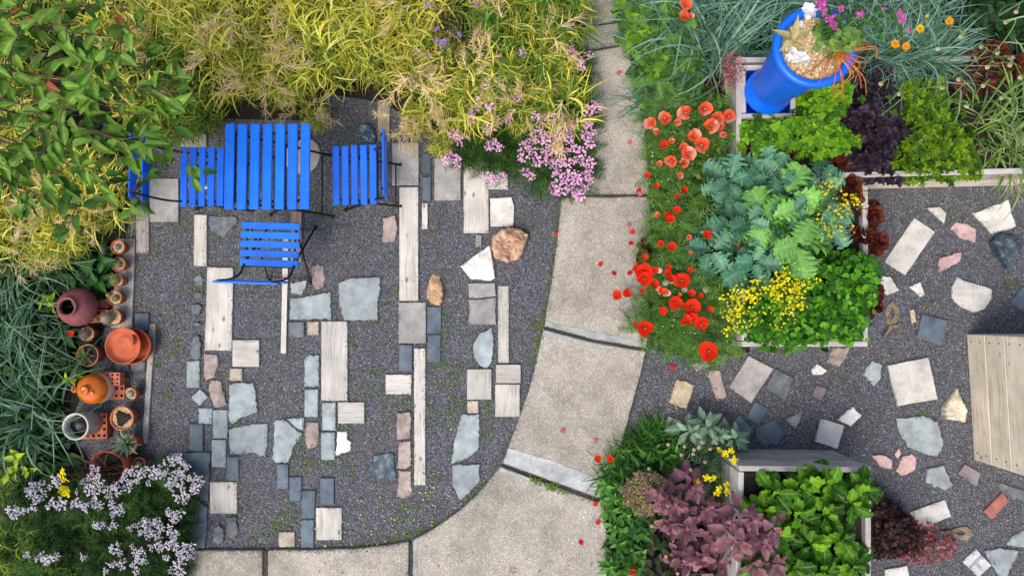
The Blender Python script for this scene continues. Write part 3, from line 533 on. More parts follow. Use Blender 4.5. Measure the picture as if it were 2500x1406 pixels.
# tall bed at the right: its plank wall faces the path
bx = [P(2378, 1122), P(2378+330, 1140), P(2360+330, 815), P(2360, 815)]
tb = thing('raised_bed', 'tall raised bed of broad pale planks with rusty nail stains', 'planter', (0, 0, 0))
corn = [np.array(c[:2]) for c in bx]
for i in range(4):
    a, b = corn[i], corn[(i+1) % 4]; d = (b-a)/np.linalg.norm(b-a)
    a_ = a+d*(.042 if i % 2 == 0 else 0); b_ = b-d*(.042 if i % 2 == 0 else 0)
    for r_ in range(3):
        o = board(tb, a_, b_, r_*.21, (r_+1)*.21-.004, .038, M_WALL, 'plank')
        if i == 3:
            for s_ in (-1, 1):
                for zz in (-.05, .05):
                    m = MB(); L_ = np.linalg.norm(b_-a_); lathe(m, [(.0001, .003), (.005, .0025), (.006, 0)], 8)
                    m.V[-1] = m.V[-1] @ np.array([[1, 0, 0], [0, 0, 1], [0, -1, 0]])+np.array([s_*(L_/2-.06), -.0205, zz])
                    m.build('nail', M_DARK, o)
sheet('soil', [(c[0]+(np.mean(corn, 0)[0]-c[0])*.05, c[1]+(np.mean(corn, 0)[1]-c[1])*.05, .57) for c in corn], 0, M_SOIL, tb, px=False)
COVER += [[(2360, 815), (2378, 1122), (2800, 1140), (2800, 815)], [(1790, 440), (2160, 440), (2160, 860), (1790, 860)], [(2100, 100), (2700, 100), (2700, 478), (2100, 478)], [(1800, 1090), (2030, 1090), (2030, 1800), (1800, 1800)]]

# ================================================================ LOOSE STONES, WEEDS, LITTER ON THE GRAVEL
def free(q):
    k = np.ones(len(q), bool)
    for c in COVER:
        c = np.asarray(c); b = (q[:, 0] > c[:, 0].min()) & (q[:, 0] < c[:, 0].max()) & (q[:, 1] > c[:, 1].min()) & (q[:, 1] < c[:, 1].max()) & k
        ii = np.where(b)[0]; k[ii[pip(q[ii], c)]] = False
    return q[k]
q = free(np.column_stack([rng.uniform(250, 2560, 60000), rng.uniform(200, 1440, 60000)])); n = len(q)
oct_ = (np.array([[1, .1, 0], [-.1, 1, .1], [-1, 0, -.1], [.1, -1, 0], [.1, .1, .7], [0, 0, -.7]], float), [np.array([[0, 1, 4], [1, 2, 4], [2, 3, 4], [3, 0, 4], [1, 0, 5], [2, 1, 5], [3, 2, 5], [0, 3, 5]])], np.ones((6, 3)))
sh = rng.random(n)**2.2; tint = S(56, 57, 64)[None]*(1-sh[:, None])+S(165, 164, 165)[None]*sh[:, None]; wm = rng.random(n) < .12; tint[wm] *= [1.15, .95, .75]
m = MB(); s3 = (.0028+.0045*rng.random(n)**2)[:, None]*(.7+.6*rng.random((n, 3)))
inst(m, oct_, np.column_stack([PV(q, 0)[:, :2], s3[:, 2]*.3]), rng.random(n)*6.3, rng.random(n)-.5, rng.random(n), s3, tint)
M_CHIP = foliage('stone_chip', .7, 0, 0, .3)
tag(m.build('gravel', M_CHIP, smooth=False), 'loose dark grey gravel chips scattered between the pavers', 'gravel', kind='stuff')
# chips kicked up over the edges of pavers and slabs
m = MB(); E = []
for c, z, k in [(c, .02, 60) for _, c, _ in pav]+[(c, .036, 150) for c in slabs]:
    c = np.asarray(c, float); e = np.roll(c, -1, 0)-c; L_ = np.linalg.norm(e, axis=1); n = int(L_.sum()*k/200)
    i = rng.choice(len(c), n, p=L_/L_.sum()); t = rng.random(n); p = c[i]+e[i]*t[:, None]+rng.normal(0, 3.2, (n, 2)); E.append(np.column_stack([p, np.full(n, z)]))
E = np.vstack(E); n = len(E); s3 = rng.uniform(.002, .0052, (n, 3)); inst(m, oct_, np.column_stack([PV(E[:, :2], 0)[:, :2], E[:, 2]]), rng.random(n)*6.3, rng.random(n), 0, s3, (S(58, 59, 64)[None]+(S(120, 116, 112)-S(58, 59, 64))[None]*rng.random((n, 1))**2))
tag(m.build('spilled_gravel', M_CHIP, smooth=False), 'grit spilled over the edges of pavers and path', 'gravel', kind='stuff')
# weeds: tiny clover-like leaves in patches
q = free(np.column_stack([rng.uniform(330, 2500, 26000), rng.uniform(300, 1380, 26000)])); nz = vnoise(q, 70, 3)*.6+vnoise(q, 24, 4)*.5
dens = np.where(q[:, 0] < 1300, np.where(q[:, 0] < 800, .62, .68), .84); q = q[nz > dens]; q = q[:4200]; le = np.array([(1372, 480), (1360, 600), (1330, 796), (1298, 930), (1226, 1130), (1165, 1207), (1060, 1290), (940, 1332), (653, 1342)], float); li = rng.integers(0, 8, 420); lt = rng.random((420, 1)); lp = le[li]*(1-lt)+le[li+1]*lt+rng.normal(0, 4, (420, 2))+[-5, -3]; q = np.vstack([q, lp[vnoise(lp, 40, 8) > .5]]); jn = rng.random(90); q = np.vstack([q, np.column_stack([1295+80*jn+rng.normal(0, 3, 90), 1166+32*jn+rng.normal(0, 3, 90)])])
W3 = leaf(3, .42, 'round', .1, .1); m = MB(); cl = np.repeat(q, 3, 0)+rng.normal(0, 3., (len(q)*3, 2)); n = len(cl)
inst(m, W3, np.column_stack([PV(cl, 0)[:, :2], rng.uniform(.004, .014, n)+.034*(cl[:, 1] > 1150)*(cl[:, 0] > 1270)*(cl[:, 0] < 1400)]), rng.random(n)*6.3, rng.uniform(0, .5, n), 0, rng.uniform(.006, .014, n), S(96, 128, 40)*rng.uniform(.5, 1.15, (n, 1))*np.array([1, 1, .9]))
tag(m.build('gravel_weeds', M_LEAF), 'tiny green weeds sprouting through the gravel', 'weeds', kind='stuff')
# yellow petals blown along the foot of the path
m = MB(); k = 170; a = rng.random(k)
px = np.column_stack([700+480*a+rng.normal(0, 40, k), 1330-150*a**1.6+rng.normal(0, 46, k)]); px = np.vstack([free(px), np.column_stack([rng.uniform(660, 1480, 40), rng.uniform(1345, 1400, 40)]), free(np.column_stack([rng.uniform(640, 1250, 60), rng.uniform(940, 1280, 60)]))])
n = len(px); zz = np.where(pip(px, slabs[5]) | pip(px, slabs[6]), .04, .008); inst(m, W3, np.column_stack([PV(px, 0)[:, :2], zz]), rng.random(n)*6.3, .15, 0, rng.uniform(.007, .02, n), S(196, 186, 84)*rng.uniform(.5, 1.1, (n, 1)))
tag(m.build('fallen_yellow_petals', M_PETAL), 'small yellow petals and leaf bits fallen along the path edge', 'leaf litter', kind='stuff')
# ================================================================ FURNITURE
def bar(pts, r=.007, n=6):
    m = MB(); tube(m, pts, r, n); return m
def foot(leg, p):
    m = MB(); lathe(m, [(.0005, .026), (.012, .024), (.015, .012), (.014, 0)], 10, c=(p[0], p[1], 0)); m.build('rubber_foot', M_BLACK, leg)
def chair(label, loc, rz, mats):
    t = thing('folding_chair', label, 'chair', loc, rz, None)   # faces +X
    for i in range(5):
        m = MB(); box(m, (0, 0, 0), (.05, .44-.006*(i == 4), .016), bev=.004); put('seat_slat', m.mesh('seat_slat', mats, False), t, (-.137+i*.0685, rng.normal(0, .0015), .45))
    for z_ in (.70, .83):
        m = MB(); box(m, (0, 0, 0), (.014, .445, .068), bev=.004); put('back_slat', m.mesh('back_slat', mats, False), t, (-.285-(z_-.7)*.1, 0, z_), (0, -.1, 0))
    for s in (-1, 1):
        y = .185*s
        m = bar(curve([(-.292, y, .87), (-.272, y, .68), (-.225, y, .52), (-.12, y, .42), (.19, y, .01)], 6), .0085); foot(m.build('front_leg', M_BLACK, t), (.19, y))
        m = bar([(.15, y*.9, .435), (-.02, y*.9, .24), (-.255, y*.9, .012)], .0085); foot(m.build('rear_leg', M_BLACK, t), (-.255, y*.9))
        bar([(-.17, y*.97, .438), (.17, y*.97, .438)], .008).build('seat_rail', M_BLACK, t)
    for x, z, w_ in ((-.225, .055, .167), (.165, .05, .185), (-.165, .43, .185), (.15, .43, .167)):
        bar([(x, -w_, z), (x, w_, z)], .0055).build('stretcher', M_BLACK, t)
    return t
c1 = P(866, 428, .45); chair('blue slatted folding chair beside the brown plank and swirled rock', (c1[0], c1[1], 0), PI+.02, M_BLUE2)
c2 = P(494, 432, .45); cb = chair('blue slatted folding chair half hidden under the leafy tree branches', (c2[0], c2[1], 0), .0, M_BLUE2)
c3 = P(660, 597, .45); chair('blue slatted folding chair with horizontal slats and its back over the long pale plank', (c3[0], c3[1], 0), PI/2-.035, M_BLUE)
m = MB(); lathe(m, [(.0005, .003), (.009, .002), (.012, 0)], 9, wob=.2); dp = P(503, 458, .459); m.build('dropping', M_STONEWARE, cb, loc=(dp[0]-c2[0], dp[1]-c2[1], .459))
tc_ = P(653, 407, .72); t = thing('folding_table', 'square bright blue slatted folding table between the chairs', 'table', (tc_[0], tc_[1], 0))
for i in range(7):
    m = MB(); box(m, (0, 0, 0), (.066, .602+rng.normal(0, .001), .018), bev=.004); put('table_slat', m.mesh('table_slat', M_BLUE, False), t, (-.267+i*.089, rng.normal(0, .001), .72))
for s in (-1, 1):
    y = .24*s
    bar([(-.27, y, .7), (.27, y, .7)], .009).build('top_rail', M_BLACK, t)
    m = bar(curve([(-.24, y, .69), (0, y, .37), (.21, y, .06), (.25, y*1.04, .01)], 6), .009); foot(m.build('leg', M_BLACK, t), (.25, y*1.04))
    m = bar(curve([(.24, y*.92, .69), (0, y*.92, .37), (-.21, y*.92, .06), (-.25, y*.96, .01)], 6), .009); foot(m.build('leg', M_BLACK, t), (-.25, y*.96))
for x, z, w_ in ((.19, .09, .24), (-.19, .09, .22), (0, .37, .24), (.24, .69, .22), (-.24, .69, .24)): bar([(x, -w_, z), (x, w_, z)], .006).build('stretcher', M_BLACK, t)

# ================================================================ POTS AND BRICKS AT THE LEFT EDGE
def hollow_brick(label, px, z0, size, rz, mat=M_HBRICK, nx=4, ny=2):
    c = P(*px, z0+size[2]); L_, W_, H_ = size; m = MB(); cw, ch = L_/nx, W_/ny; r = min(cw, ch)*.3; a8 = np.arange(8)*PI/4
    for i in range(nx):
        for j in range(ny):
            cx, cy = -L_/2+cw*(i+.5), -W_/2+ch*(j+.5)
            sq = np.column_stack([cx+np.clip(np.round(np.cos(a8)*1.3), -1, 1)*cw/2, cy+np.clip(np.round(np.sin(a8)*1.3), -1, 1)*ch/2]); ci = np.column_stack([cx+r*np.cos(a8), cy+r*np.sin(a8)])
            V = np.vstack([np.column_stack([sq, np.full(8, H_)]), np.column_stack([ci, np.full(8, H_)]), np.column_stack([ci, np.full(8, .004)])]); k = np.arange(8); n_ = (k+1) % 8
            m.add(V, np.vstack([np.stack([k, n_, 8+n_, 8+k], 1), np.stack([8+k, 8+n_, 16+n_, 16+k], 1)]))
    q = np.array([(-L_/2, -W_/2), (L_/2, -W_/2), (L_/2, W_/2), (-L_/2, W_/2)]); k = np.arange(4); n_ = (k+1) % 4
    m.add(np.vstack([np.column_stack([q, np.zeros(4)]), np.column_stack([q, np.full(4, H_)])]), np.stack([k, n_, 4+n_, 4+k], 1)); m.add(np.column_stack([q, np.full(4, .002)]), [[0, 1, 2, 3]])
    return tag(put('hollow_brick', m.mesh('hollow_brick', mat, False), None, (c[0], c[1], z0), (0, 0, rz)), label, 'brick')
def solid_brick(label, px, z0, size, rz):
    c = P(*px, z0+size[2]); m = MB(); box(m, (0, 0, size[2]/2), size, bev=.005); return tag(put('brick', m.mesh('brick', M_HBRICK, False), None, (c[0], c[1], z0), (0, 0, rz)), label, 'brick')
def clay_pot(name, label, px, r, h, z0=0, mat=M_TERRA, fill=M_POTGRIT, lip=.012):
    c = P(*px, z0+h); t = thing(name, label, 'potted plant', (c[0], c[1], z0)); m = MB()
    lathe(m, [(.001, 0), (r*.68, 0), (r*.86, h-lip*2), (r*.94, h-lip*2), (r, h-lip*1.8), (r, h-.002), (r*.985, h), (r*.92, h), (r*.9, h-.003), (r*.86, h-.02), (r*.84, h-.03)], 28); m.build('pot', mat, t)
    m = MB(); lathe(m, [(r*.87, h-.016), (r*.6, h-.013), (r*.3, h-.011), (.001, h-.01)], 20); m.build('grit', fill, t)
    return t, h-.012
def cactus(t, z, r, h, c=(0, 0), col=S(98, 110, 70), ribs=11, spine=S(196, 178, 140)):
    m = MB(); prof = [(r*.6, 0), (r*.95, h*.25), (r, h*.45), (r*.85, h*.75), (r*.5, h*.94), (r*.12, h)]; n = ribs*4; th = np.arange(n)*2*PI/n; pr = np.array(prof)
    rr = pr[:, 0][:, None]*(1+.1*np.cos(ribs*th)[None]); V = np.stack([rr*np.cos(th)+c[0], rr*np.sin(th)+c[1], np.broadcast_to(pr[:, 1][:, None]+z, rr.shape)], -1).reshape(-1, 3)
    i = np.arange(len(pr)-1)[:, None]*n; j = np.arange(n)[None]; k = (j+1) % n; m.add(V, np.stack([i+j, i+k, i+n+k, i+n+j], -1).reshape(-1, 4), col)
    m.add(np.vstack([V[-n:], [[c[0], c[1], z+h]]]), np.stack([np.arange(n), (np.arange(n)+1) % n, np.full(n, n)], 1), col*1.2)
    m.build('cactus', M_LEAF, t)
    m = MB(); k = 170; u = rng.random(k)*.9+.08; az = np.round(rng.random(k)*ribs)*2*PI/ribs; rad = np.interp(u*h, pr[:, 1], pr[:, 0])*1.08
    blades(m, np.column_stack([rad*np.cos(az)+c[0], rad*np.sin(az)+c[1], u*h+z]), az+rng.normal(0, .8, k), .4*r, .0016, rng.normal(.5, .5, k), .4, 2, spine); m.build('spines', M_LEAF, t)
for (px, r, lab, kind) in [((287, 603), .056, 'tiny terracotta pot with a blue grey cactus at the board end', 0), ((288, 645), .057, 'small terracotta pot with a star shaped cactus ringed by pale grit', 1), ((285, 685), .05, 'small terracotta pot with a round green spiny cactus', 2), ((279, 727), .06, 'small terracotta pot with a knobbly cactus growing off centre', 3), ((276, 775), .066, 'terracotta pot with a large woolly cactus leaning over its rim', 4), ((212, 815), .056, 'small brown pot with a grey cactus beside the orange red flower', 5), ((317, 962), .052, 'tiny terracotta pot with pale cactus beside the perforated bricks', 6)]:
    t, z = clay_pot('cactus_pot', lab, px, r, .1, z0=.016)
    cactus(t, z, r*[.42, .5, .72, .45, .62, .7, .5][kind], r*[.4, .5, .9, .6, 1.3, .9, .5][kind], [(0, 0), (0, 0), (-.008, .004), (.01, -.004), (-.03, -.006), (-.01, 0), (0, 0)][kind], [S(120, 128, 130), S(90, 112, 84), S(104, 116, 62), S(122, 120, 80), S(138, 132, 112), S(112, 106, 100), S(140, 158, 140)][kind], [8, 7, 15, 9, 17, 13, 9][kind])
    if kind == 3: cactus(t, z, r*.25, r*.7, (-.042, .022), S(150, 138, 92), 8)
# maroon jar on a brick
hollow_brick('flat perforated brick under the maroon jar', (232, 772), .0, (.2, .1, .06), .05); solid_brick('plain red brick lying beside the maroon jar', (243, 742), .0, (.12, .07, .05), .1)
c = P(163, 749, .30); t = thing('maroon_jar', 'round maroon clay jar with a dark open mouth', 'jar', (c[0], c[1], .06)); m = MB()
lathe(m, [(.001, 0), (.075, 0), (.11, .03), (.146, .09), (.15, .12), (.135, .165), (.1, .2), (.074, .215), (.066, .225), (.072, .236), (.076, .243), (.07, .247), (.06, .243), (.056, .225), (.065, .2), (.1, .15)], 40); m.build('body', M_MAROON, t)
m = MB(); lathe(m, [(.12, .12), (.06, .115), (.001, .11)], 24); m.build('dark_soil', M_SOIL, t)
# stacked orange saucers
def saucer(name, label, px, r, h, z0, mat=M_TERRA2, rings=False):
    c = P(*px, z0+h); m = MB(); lathe(m, [(.001, 0), (r*.82, 0), (r*.97, h*.75), (r, h*.8), (r, h-.003), (r*.99, h), (r*.955, h), (r*.94, h-.004), (r*.82, .012), (r*.55, .011), (r*.54, .013), (r*.3, .011), (.001, .011)], 44)
    return tag(m.build(name, mat, loc=(c[0], c[1], z0)), label, 'saucer')
saucer('terracotta_bowl', 'deep terracotta bowl under the orange saucer', (323, 845), .142, .1, .016)
saucer('terracotta_saucer', 'bright orange terracotta saucer stacked on the bowl, holding a broken shard', (299, 844), .142, .05, .118)
c = P(322, 830, .15); m = MB(); th = np.linspace(-.7, .8, 9); V = np.vstack([np.column_stack([.06*np.cos(th), .06*np.sin(th), np.full(9, .004)]), np.column_stack([.066*np.cos(th), .066*np.sin(th), .05-.02*np.abs(th)]), np.column_stack([.056*np.cos(th), .056*np.sin(th), .05-.02*np.abs(th)]), np.column_stack([.05*np.cos(th), .05*np.sin(th), np.full(9, .004)])]); j = np.arange(8)
m.add(V, np.vstack([np.stack([t_*9+j, t_*9+j+1, (t_+1)*9+j+1, (t_+1)*9+j], 1) for t_ in range(3)])); tag(m.build('pot_shard', M_TERRA2, loc=(c[0]-.04, c[1], .13)), 'curved terracotta shard lying in the orange saucer', 'shard')
# spiky variegated plant
t, z = clay_pot('agave_pot', 'terracotta pot with a yellow edged spiky agave', (213, 867), .088, .13, .01, fill=M_SOIL)
LV = leaf(6, .1, 'lance', .3, .15, 5, col=S(50, 88, 40), edge=S(196, 192, 96)); me = leaf_mesh('leaf', LV, M_GLOSS)
for i in range(17): put('leaf', me, t, (-.02, -.005, z), (0, -(.3+.9*(i/17)), i*2.4), .1*rng.uniform(.8, 1.1))
t, z = clay_pot('aloe_pot', 'terracotta pot with a pale green star shaped aloe', (308, 1085), .082, .14, .016)
LV = leaf(6, .1, 'lance', .35, .1, 5, col=S(118, 150, 118), rib=S(142, 170, 138)); me = leaf_mesh('leaf', LV, M_GLOSS)
for i in range(22): put('leaf', me, t, (0, 0, z), (0, -(.15+1.05*(i/22)), i*2.4), .125*rng.uniform(.85, 1.1))
t, z = clay_pot('soil_pot', 'terracotta pot of brown soil edged with grit', (297, 1021), .094, .13, .016); m = MB(); lathe(m, [(.058, z+.002), (.04, z+.012), (.001, z+.014)], 12, wob=.25); m.build('soil', M_SOIL, t)
t, z = clay_pot('small_pot', 'small terracotta pot on the slate beside lavender flowers', (338, 1132), .05, .09, .02, fill=M_SOIL); cactus(t, z, .02, .02, col=S(80, 90, 60))
# glazed jug on perforated bricks
hollow_brick('perforated brick stacked under the orange glazed jug, upper one', (262, 925), .064, (.2, .1, .06), .0, nx=5, ny=3); hollow_brick('perforated dark brick beneath the stacked brick and orange glazed jug', (272, 948), .0, (.21, .17, .062), .0, nx=5, ny=3)
c = P(203, 952, .26); t = thing('glazed_jug', 'cream stoneware jug with glossy orange glazed top and small ear handle', 'jug', (c[0]+.015, c[1], .0)); m = MB()
lathe(m, [(.001, .0), (.09, .0), (.112, .05), (.12, .11), (.118, .16)], 36); m.build('body', M_CREAM, t)
m = MB(); lathe(m, [(.1185, .16), (.112, .195), (.09, .225), (.06, .242), (.036, .25), (.03, .262), (.032, .272), (.02, .276), (.012, .27), (.001, .268)], 36); m.build('glazed_top', M_GLAZE, t)
m = MB(); th = np.linspace(0, 2*PI, 17); tube(m, np.column_stack([-.128+.022*np.cos(th), .022*np.sin(th), .2+.012*np.cos(th)]), .008, 7); m.build('handle', M_GLAZE, t)
m = MB(); lathe(m, [(.018, 0), (.017, .012), (.008, .016), (.001, .014)], 14, c=(.045, -.02, .238)); m.build('knob', M_GLAZE, t)
# white stoneware pot
hollow_brick('perforated red brick under the white stoneware pot', (228, 1040), .0, (.22, .2, .06), .03, nx=5, ny=4)
c = P(184, 1041, .24); t = thing('stoneware_pot', 'white stoneware cylinder pot with dark planting inside', 'pot', (c[0], c[1], .062)); m = MB()
lathe(m, [(.001, 0), (.088, 0), (.094, .01), (.094, .14), (.102, .16), (.104, .178), (.1, .18), (.09, .176), (.086, .15), (.084, .1)], 36); m.build('body', M_STONEWARE, t)
m = MB(); lathe(m, [(.085, .11), (.04, .118), (.001, .12)], 20); m.build('soil', M_SOIL, t); m = MB(); lathe(m, [(.03, .12), (.028, .14), (.015, .15), (.001, .152)], 12, wob=.15, tint=S(120, 104, 140)); m.build('rosette', M_LEAF, t)
# broken glazed pot with dark cordyline
c = P(258, 1145, .22); t = thing('cordyline_pot', 'orange glazed pot with a wavy rim and dark maroon strap leaves', 'potted plant', (c[0], c[1], 0)); m = MB()
lathe(m, [(.001, 0), (.09, 0), (.12, .06), (.135, .14), (.14, .21), (.136, .215), (.128, .205), (.12, .15), (.1, .12)], 36, wob=.04); m.build('pot', M_TERRA2, t); m = MB(); lathe(m, [(.125, .17), (.06, .175), (.001, .178)], 20); m.build('soil', M_SOIL, t)
m = MB(); k = 26; blades(m, np.column_stack([rng.normal(0, .02, k), rng.normal(0, .02, k), np.full(k, .17)]), rng.random(k)*6.3, rng.uniform(.2, .34, k), .022, rng.uniform(.7, 1.4, k), rng.uniform(-.7, .2, k), 6, S(62, 30, 30)*rng.uniform(.6, 1.3, (k, 1)), S(100, 56, 46)); m.build('leaves', M_GLOSS, t)

# ================================================================ BLUE URN ON THE BED CORNER
c = P(1873, 226, .48); t = thing('planter_box', 'small weathered wooden frame with a blue square plate under the blue urn', 'planter', (c[0], c[1], .47))
sq = .195; cs = [(-sq, -sq), (sq, -sq), (sq, sq), (-sq, sq)]
for i in range(4):
    a, b = np.array(cs[i], float), np.array(cs[(i+1) % 4], float); d = (b-a)/np.linalg.norm(b-a); board(t, a+d*(.041 if i % 2 else 0), b-d*(.041 if i % 2 else 0), -.05, .035, .036, M_CAP)
m = MB(); box(m, (0, 0, .016), (.312, .312, .012), bev=.003); m.build('plate', M_POTBLUE, t)
URN = c; uz = .4925; t = thing('blue_urn', 'tall bright blue urn planter standing on the raised bed corner', 'urn', (c[0], c[1], uz)); m = MB()
lathe(m, [(.001, 0), (.168, 0), (.172, .012), (.166, .03), (.15, .06), (.138, .085), (.132, .11), (.136, .14), (.145, .19), (.165, .35), (.185, .52), (.2, .68), (.208, .76), (.228, .772), (.244, .788), (.249, .81), (.243, .83), (.226, .838), (.206, .832), (.194, .815), (.188, .76)], 56); m.build('body', M_POTBLUE, t)
ut = MB(); lathe(ut, [(.192, .79), (.14, .8), (.07, .806), (.001, .808)], 32); ut.build('grit', M_POTGRIT, t)
UT = uz+.8
# grit pebbles
m = MB(); k = 420; a = rng.random(k)*6.3; rr = .185*np.sqrt(rng.random(k)); inst(m, oct_, np.column_stack([rr*np.cos(a), rr*np.sin(a), .806-.05*rr**1.0*.8]), a, rng.random(k), rng.random(k), rng.uniform(.004, .01, k), np.array([S(214, 190, 150), S(170, 120, 80), S(232, 218, 190)])[rng.integers(0, 3, k)]); m.build('grit_pebbles', M_CHIP, t, smooth=False)
# ================================================================ VEGETATION
def darts(poly, dist, tries=4000):
    out = []
    for q in inpoly(poly, tries):
        if all((q[0]-o[0])**2+(q[1]-o[1])**2 > dist*dist for o in out): out.append(q)
    return out
def mixc(cols, n, jit=.18):
    c = np.asarray(cols)[rng.integers(0, len(cols), n)]; return c*rng.uniform(1-jit, 1+jit, (n, 1))
# ---- templates
def feather(pairs=8, ll=.22, wd=.05, cup=.25):
    m = MB(); k = np.arange(pairs); t = .18+.78*k/pairs; L_ = ll*np.sin(PI*(.15+.8*t))
    for s in (-1, 1): blades(m, np.column_stack([t, np.zeros(pairs), -cup*t**2]), s*rng.uniform(.7, 1.1, pairs), L_, wd, rng.uniform(-.1, .5, pairs), rng.uniform(-.3, .3, pairs), 1, (1, 1, 1), tw=0)
    blades(m, np.zeros((1, 3)), 0, 1, .03, .1, -cup*2, 3, (.8, .85, .7), tw=0); return tplof(m)
FEATH = [feather(7, .26, .085), feather(6, .34, .1), feather(8, .24, .08, .4)]
def sprig(L=.5, wd=.34, tiers=2, el=.35, **k):
    lf = leaf(4, wd, 'ovate', .18, .2, **k); m = MB()
    for i in range(tiers):
        for j in range(2 if i else 4):
            inst(m, lf, [[0, 0, .12*i]], j*(PI if i else PI/2)+i*PI/4, el+.45*i, 0, L*(1 if i == 0 else .55), [1.25, 1.2, 1.1] if i else [1, 1, 1])
    return tplof(m)
def lobed(n=3):
    m = MB(); lf = leaf(3, .42, 'round', .1, .15)
    for a in ((-.9, 0, .9) if n == 3 else (-1.3, -.6, 0, .6, 1.3)): inst(m, lf, [[.25, 0, 0]], a, .1, 0, .55)
    blades(m, np.zeros((1, 3)), 0, .3, .04, 0, 0, 1, (.8, .9, .6), tw=0); return tplof(m)
def scatter(name, label, cat, tpls, poly, n, zlo, zhi, zref, sc, el, cols, mat=M_LEAF, edge=40, group=None, kind='stuff', parent=None, mask=None, bump=60, jit=.25, rag=0):
    q = inpoly(poly, n)
    if rag: q = q+rng.normal(0, rag, q.shape)*(vnoise(q, 30, 9)[:, None] > .35)
    if mask is not None: q = q[mask(q)]
    n = len(q); e = np.clip(edge_dist(q, poly)/edge, 0, 1); e = e*e*(3-2*e); mound = .25+.75*e*(.55+.45*vnoise(q, bump, 5)/.6)
    w_ = PV(q, zref); z = zlo+(zhi-zlo)*mound*(1-.75*rng.random(n)**1.8); w_[:, 2] = z; m = MB(); col = mixc(cols, n, jit)
    pick = rng.integers(0, len(tpls), n); az = rng.random(n)*6.3; s = rng.uniform(sc[0], sc[1], n); ee = rng.uniform(el[0], el[1], n)
    for k, tp in enumerate(tpls):
        i = pick == k
        if i.any(): inst(m, tp, w_[i], az[i], ee[i], rng.normal(0, .3, i.sum()), s[i], col[i])
    o = m.build(name, mat, parent)
    if parent is None: tag(o, label, cat, group, kind)
    return o
# ---- grass clumps
def clump_mesh(n, L, wd, br, cols, tips, e1=(-1.3, -.2), e0=(.9, 1.5), S_=6, seed=0, p=1.1):
    m = MB(); a = rng.random(n)*6.3; r = br*np.sqrt(rng.random(n)); az = a+rng.normal(0, .6, n)
    c = mixc(cols, n); blades(m, np.column_stack([r*np.cos(a), r*np.sin(a), np.zeros(n)]), az, rng.uniform(L[0], L[1], n), rng.uniform(wd[0], wd[1], n), rng.uniform(e0[0], e0[1], n), rng.uniform(e1[0], e1[1], n), S_, c, c*np.asarray(tips), p=p, tw=.9)
    return m.mesh('blades', M_GRASS)
def tassel_mesh(k, spread, zr, L=(.05, .13), col=None):
    col = [S(222, 198, 146), S(204, 178, 122), S(232, 212, 168)] if col is None else col
    m = MB(); c0 = rng.normal(0, spread, (k, 2)); n = k*34; c = np.repeat(c0, 34, 0); az0 = np.repeat(np.arctan2(c0[:, 1], c0[:, 0])+rng.normal(0, .5, k), 34)
    t = rng.random(n)*.22; pos = np.column_stack([c[:, 0]+np.cos(az0)*t, c[:, 1]+np.sin(az0)*t, np.repeat(rng.uniform(zr[0], zr[1], k), 34)-t*.35])
    blades(m, pos, az0+rng.normal(0, .55, n), rng.uniform(L[0], L[1], n), .0075, rng.uniform(-.3, .6, n), rng.uniform(-.9, .2, n), 3, mixc(col, n)); return m.mesh('seed_heads', M_GRASS)
GOLD = [S(226, 216, 84), S(206, 202, 72), S(172, 182, 66), S(234, 226, 124), S(136, 160, 58), S(214, 210, 98), S(112, 144, 54)]
def leafy_grass(n, cols, tips, L=(.1, .27), wd=(.009, .017), rad=.21, zt=.44, culms=46):
    m = MB(); a = rng.random(culms)*6.3; r = rad*np.sqrt(rng.random(culms)); bx_ = np.column_stack([r*np.cos(a)*.35, r*np.sin(a)*.35, np.zeros(culms)]); tp = np.column_stack([r*np.cos(a), r*np.sin(a), zt*rng.uniform(.6, 1.05, culms)*(1-.35*(r/rad)**2)])
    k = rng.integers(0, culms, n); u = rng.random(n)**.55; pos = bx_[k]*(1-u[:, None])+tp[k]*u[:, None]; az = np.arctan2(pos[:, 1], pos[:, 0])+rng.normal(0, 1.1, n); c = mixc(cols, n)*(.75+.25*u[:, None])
    blades(m, pos, az, rng.uniform(L[0], L[1], n), rng.uniform(wd[0], wd[1], n), rng.uniform(.0, 1.3, n), rng.uniform(-1.5, .3, n), 5, c, c*np.asarray(tips), tw=1.3, p=1.0)
    blades(m, bx_, np.arctan2(tp[:, 1], tp[:, 0]), np.linalg.norm(tp-bx_, axis=1), .005, 1.35, 1.0, 3, S(150, 150, 60)); return m.mesh('blades', M_GRASS)
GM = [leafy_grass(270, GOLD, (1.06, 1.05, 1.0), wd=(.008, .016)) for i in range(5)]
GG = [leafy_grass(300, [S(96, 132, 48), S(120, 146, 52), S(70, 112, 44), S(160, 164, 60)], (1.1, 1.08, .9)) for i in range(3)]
TM = [tassel_mesh(8, .13, (.4, .5)) for i in range(3)]; TMS = [tassel_mesh(3, .12, (.36, .47)) for i in range(3)]
def grass(label, meshes, pts, zref, group, tassel=0, sc=(.85, 1.2), seeds=TMS, name='grass_clump', cat='grass'):
    for q in pts:
        b = P(q[0], q[1], zref); t = thing(name, label, cat, (b[0], b[1], 0), rng.random()*6.3, group); s = rng.uniform(*sc); t.scale = (s, s, s*rng.uniform(.85, 1.1))
        put('blades', meshes[rng.integers(len(meshes))], t)
        if rng.random() < tassel: tag(put('seed_heads', seeds[rng.integers(len(seeds))], t, rot=(0, 0, rng.random()*6)), kind='stuff')
RA = [(330, -110), (1060, -110), (1050, 60), (1060, 130), (1160, 240), (1080, 262), (960, 190), (850, 125), (740, 170), (690, 215), (580, 220), (540, 150), (480, 60), (330, 60)]
grass('arching golden yellow grass clump with tan tassels above the blue table', GM, darts(RA, 66), .33, 'golden grass above the patio', .28)
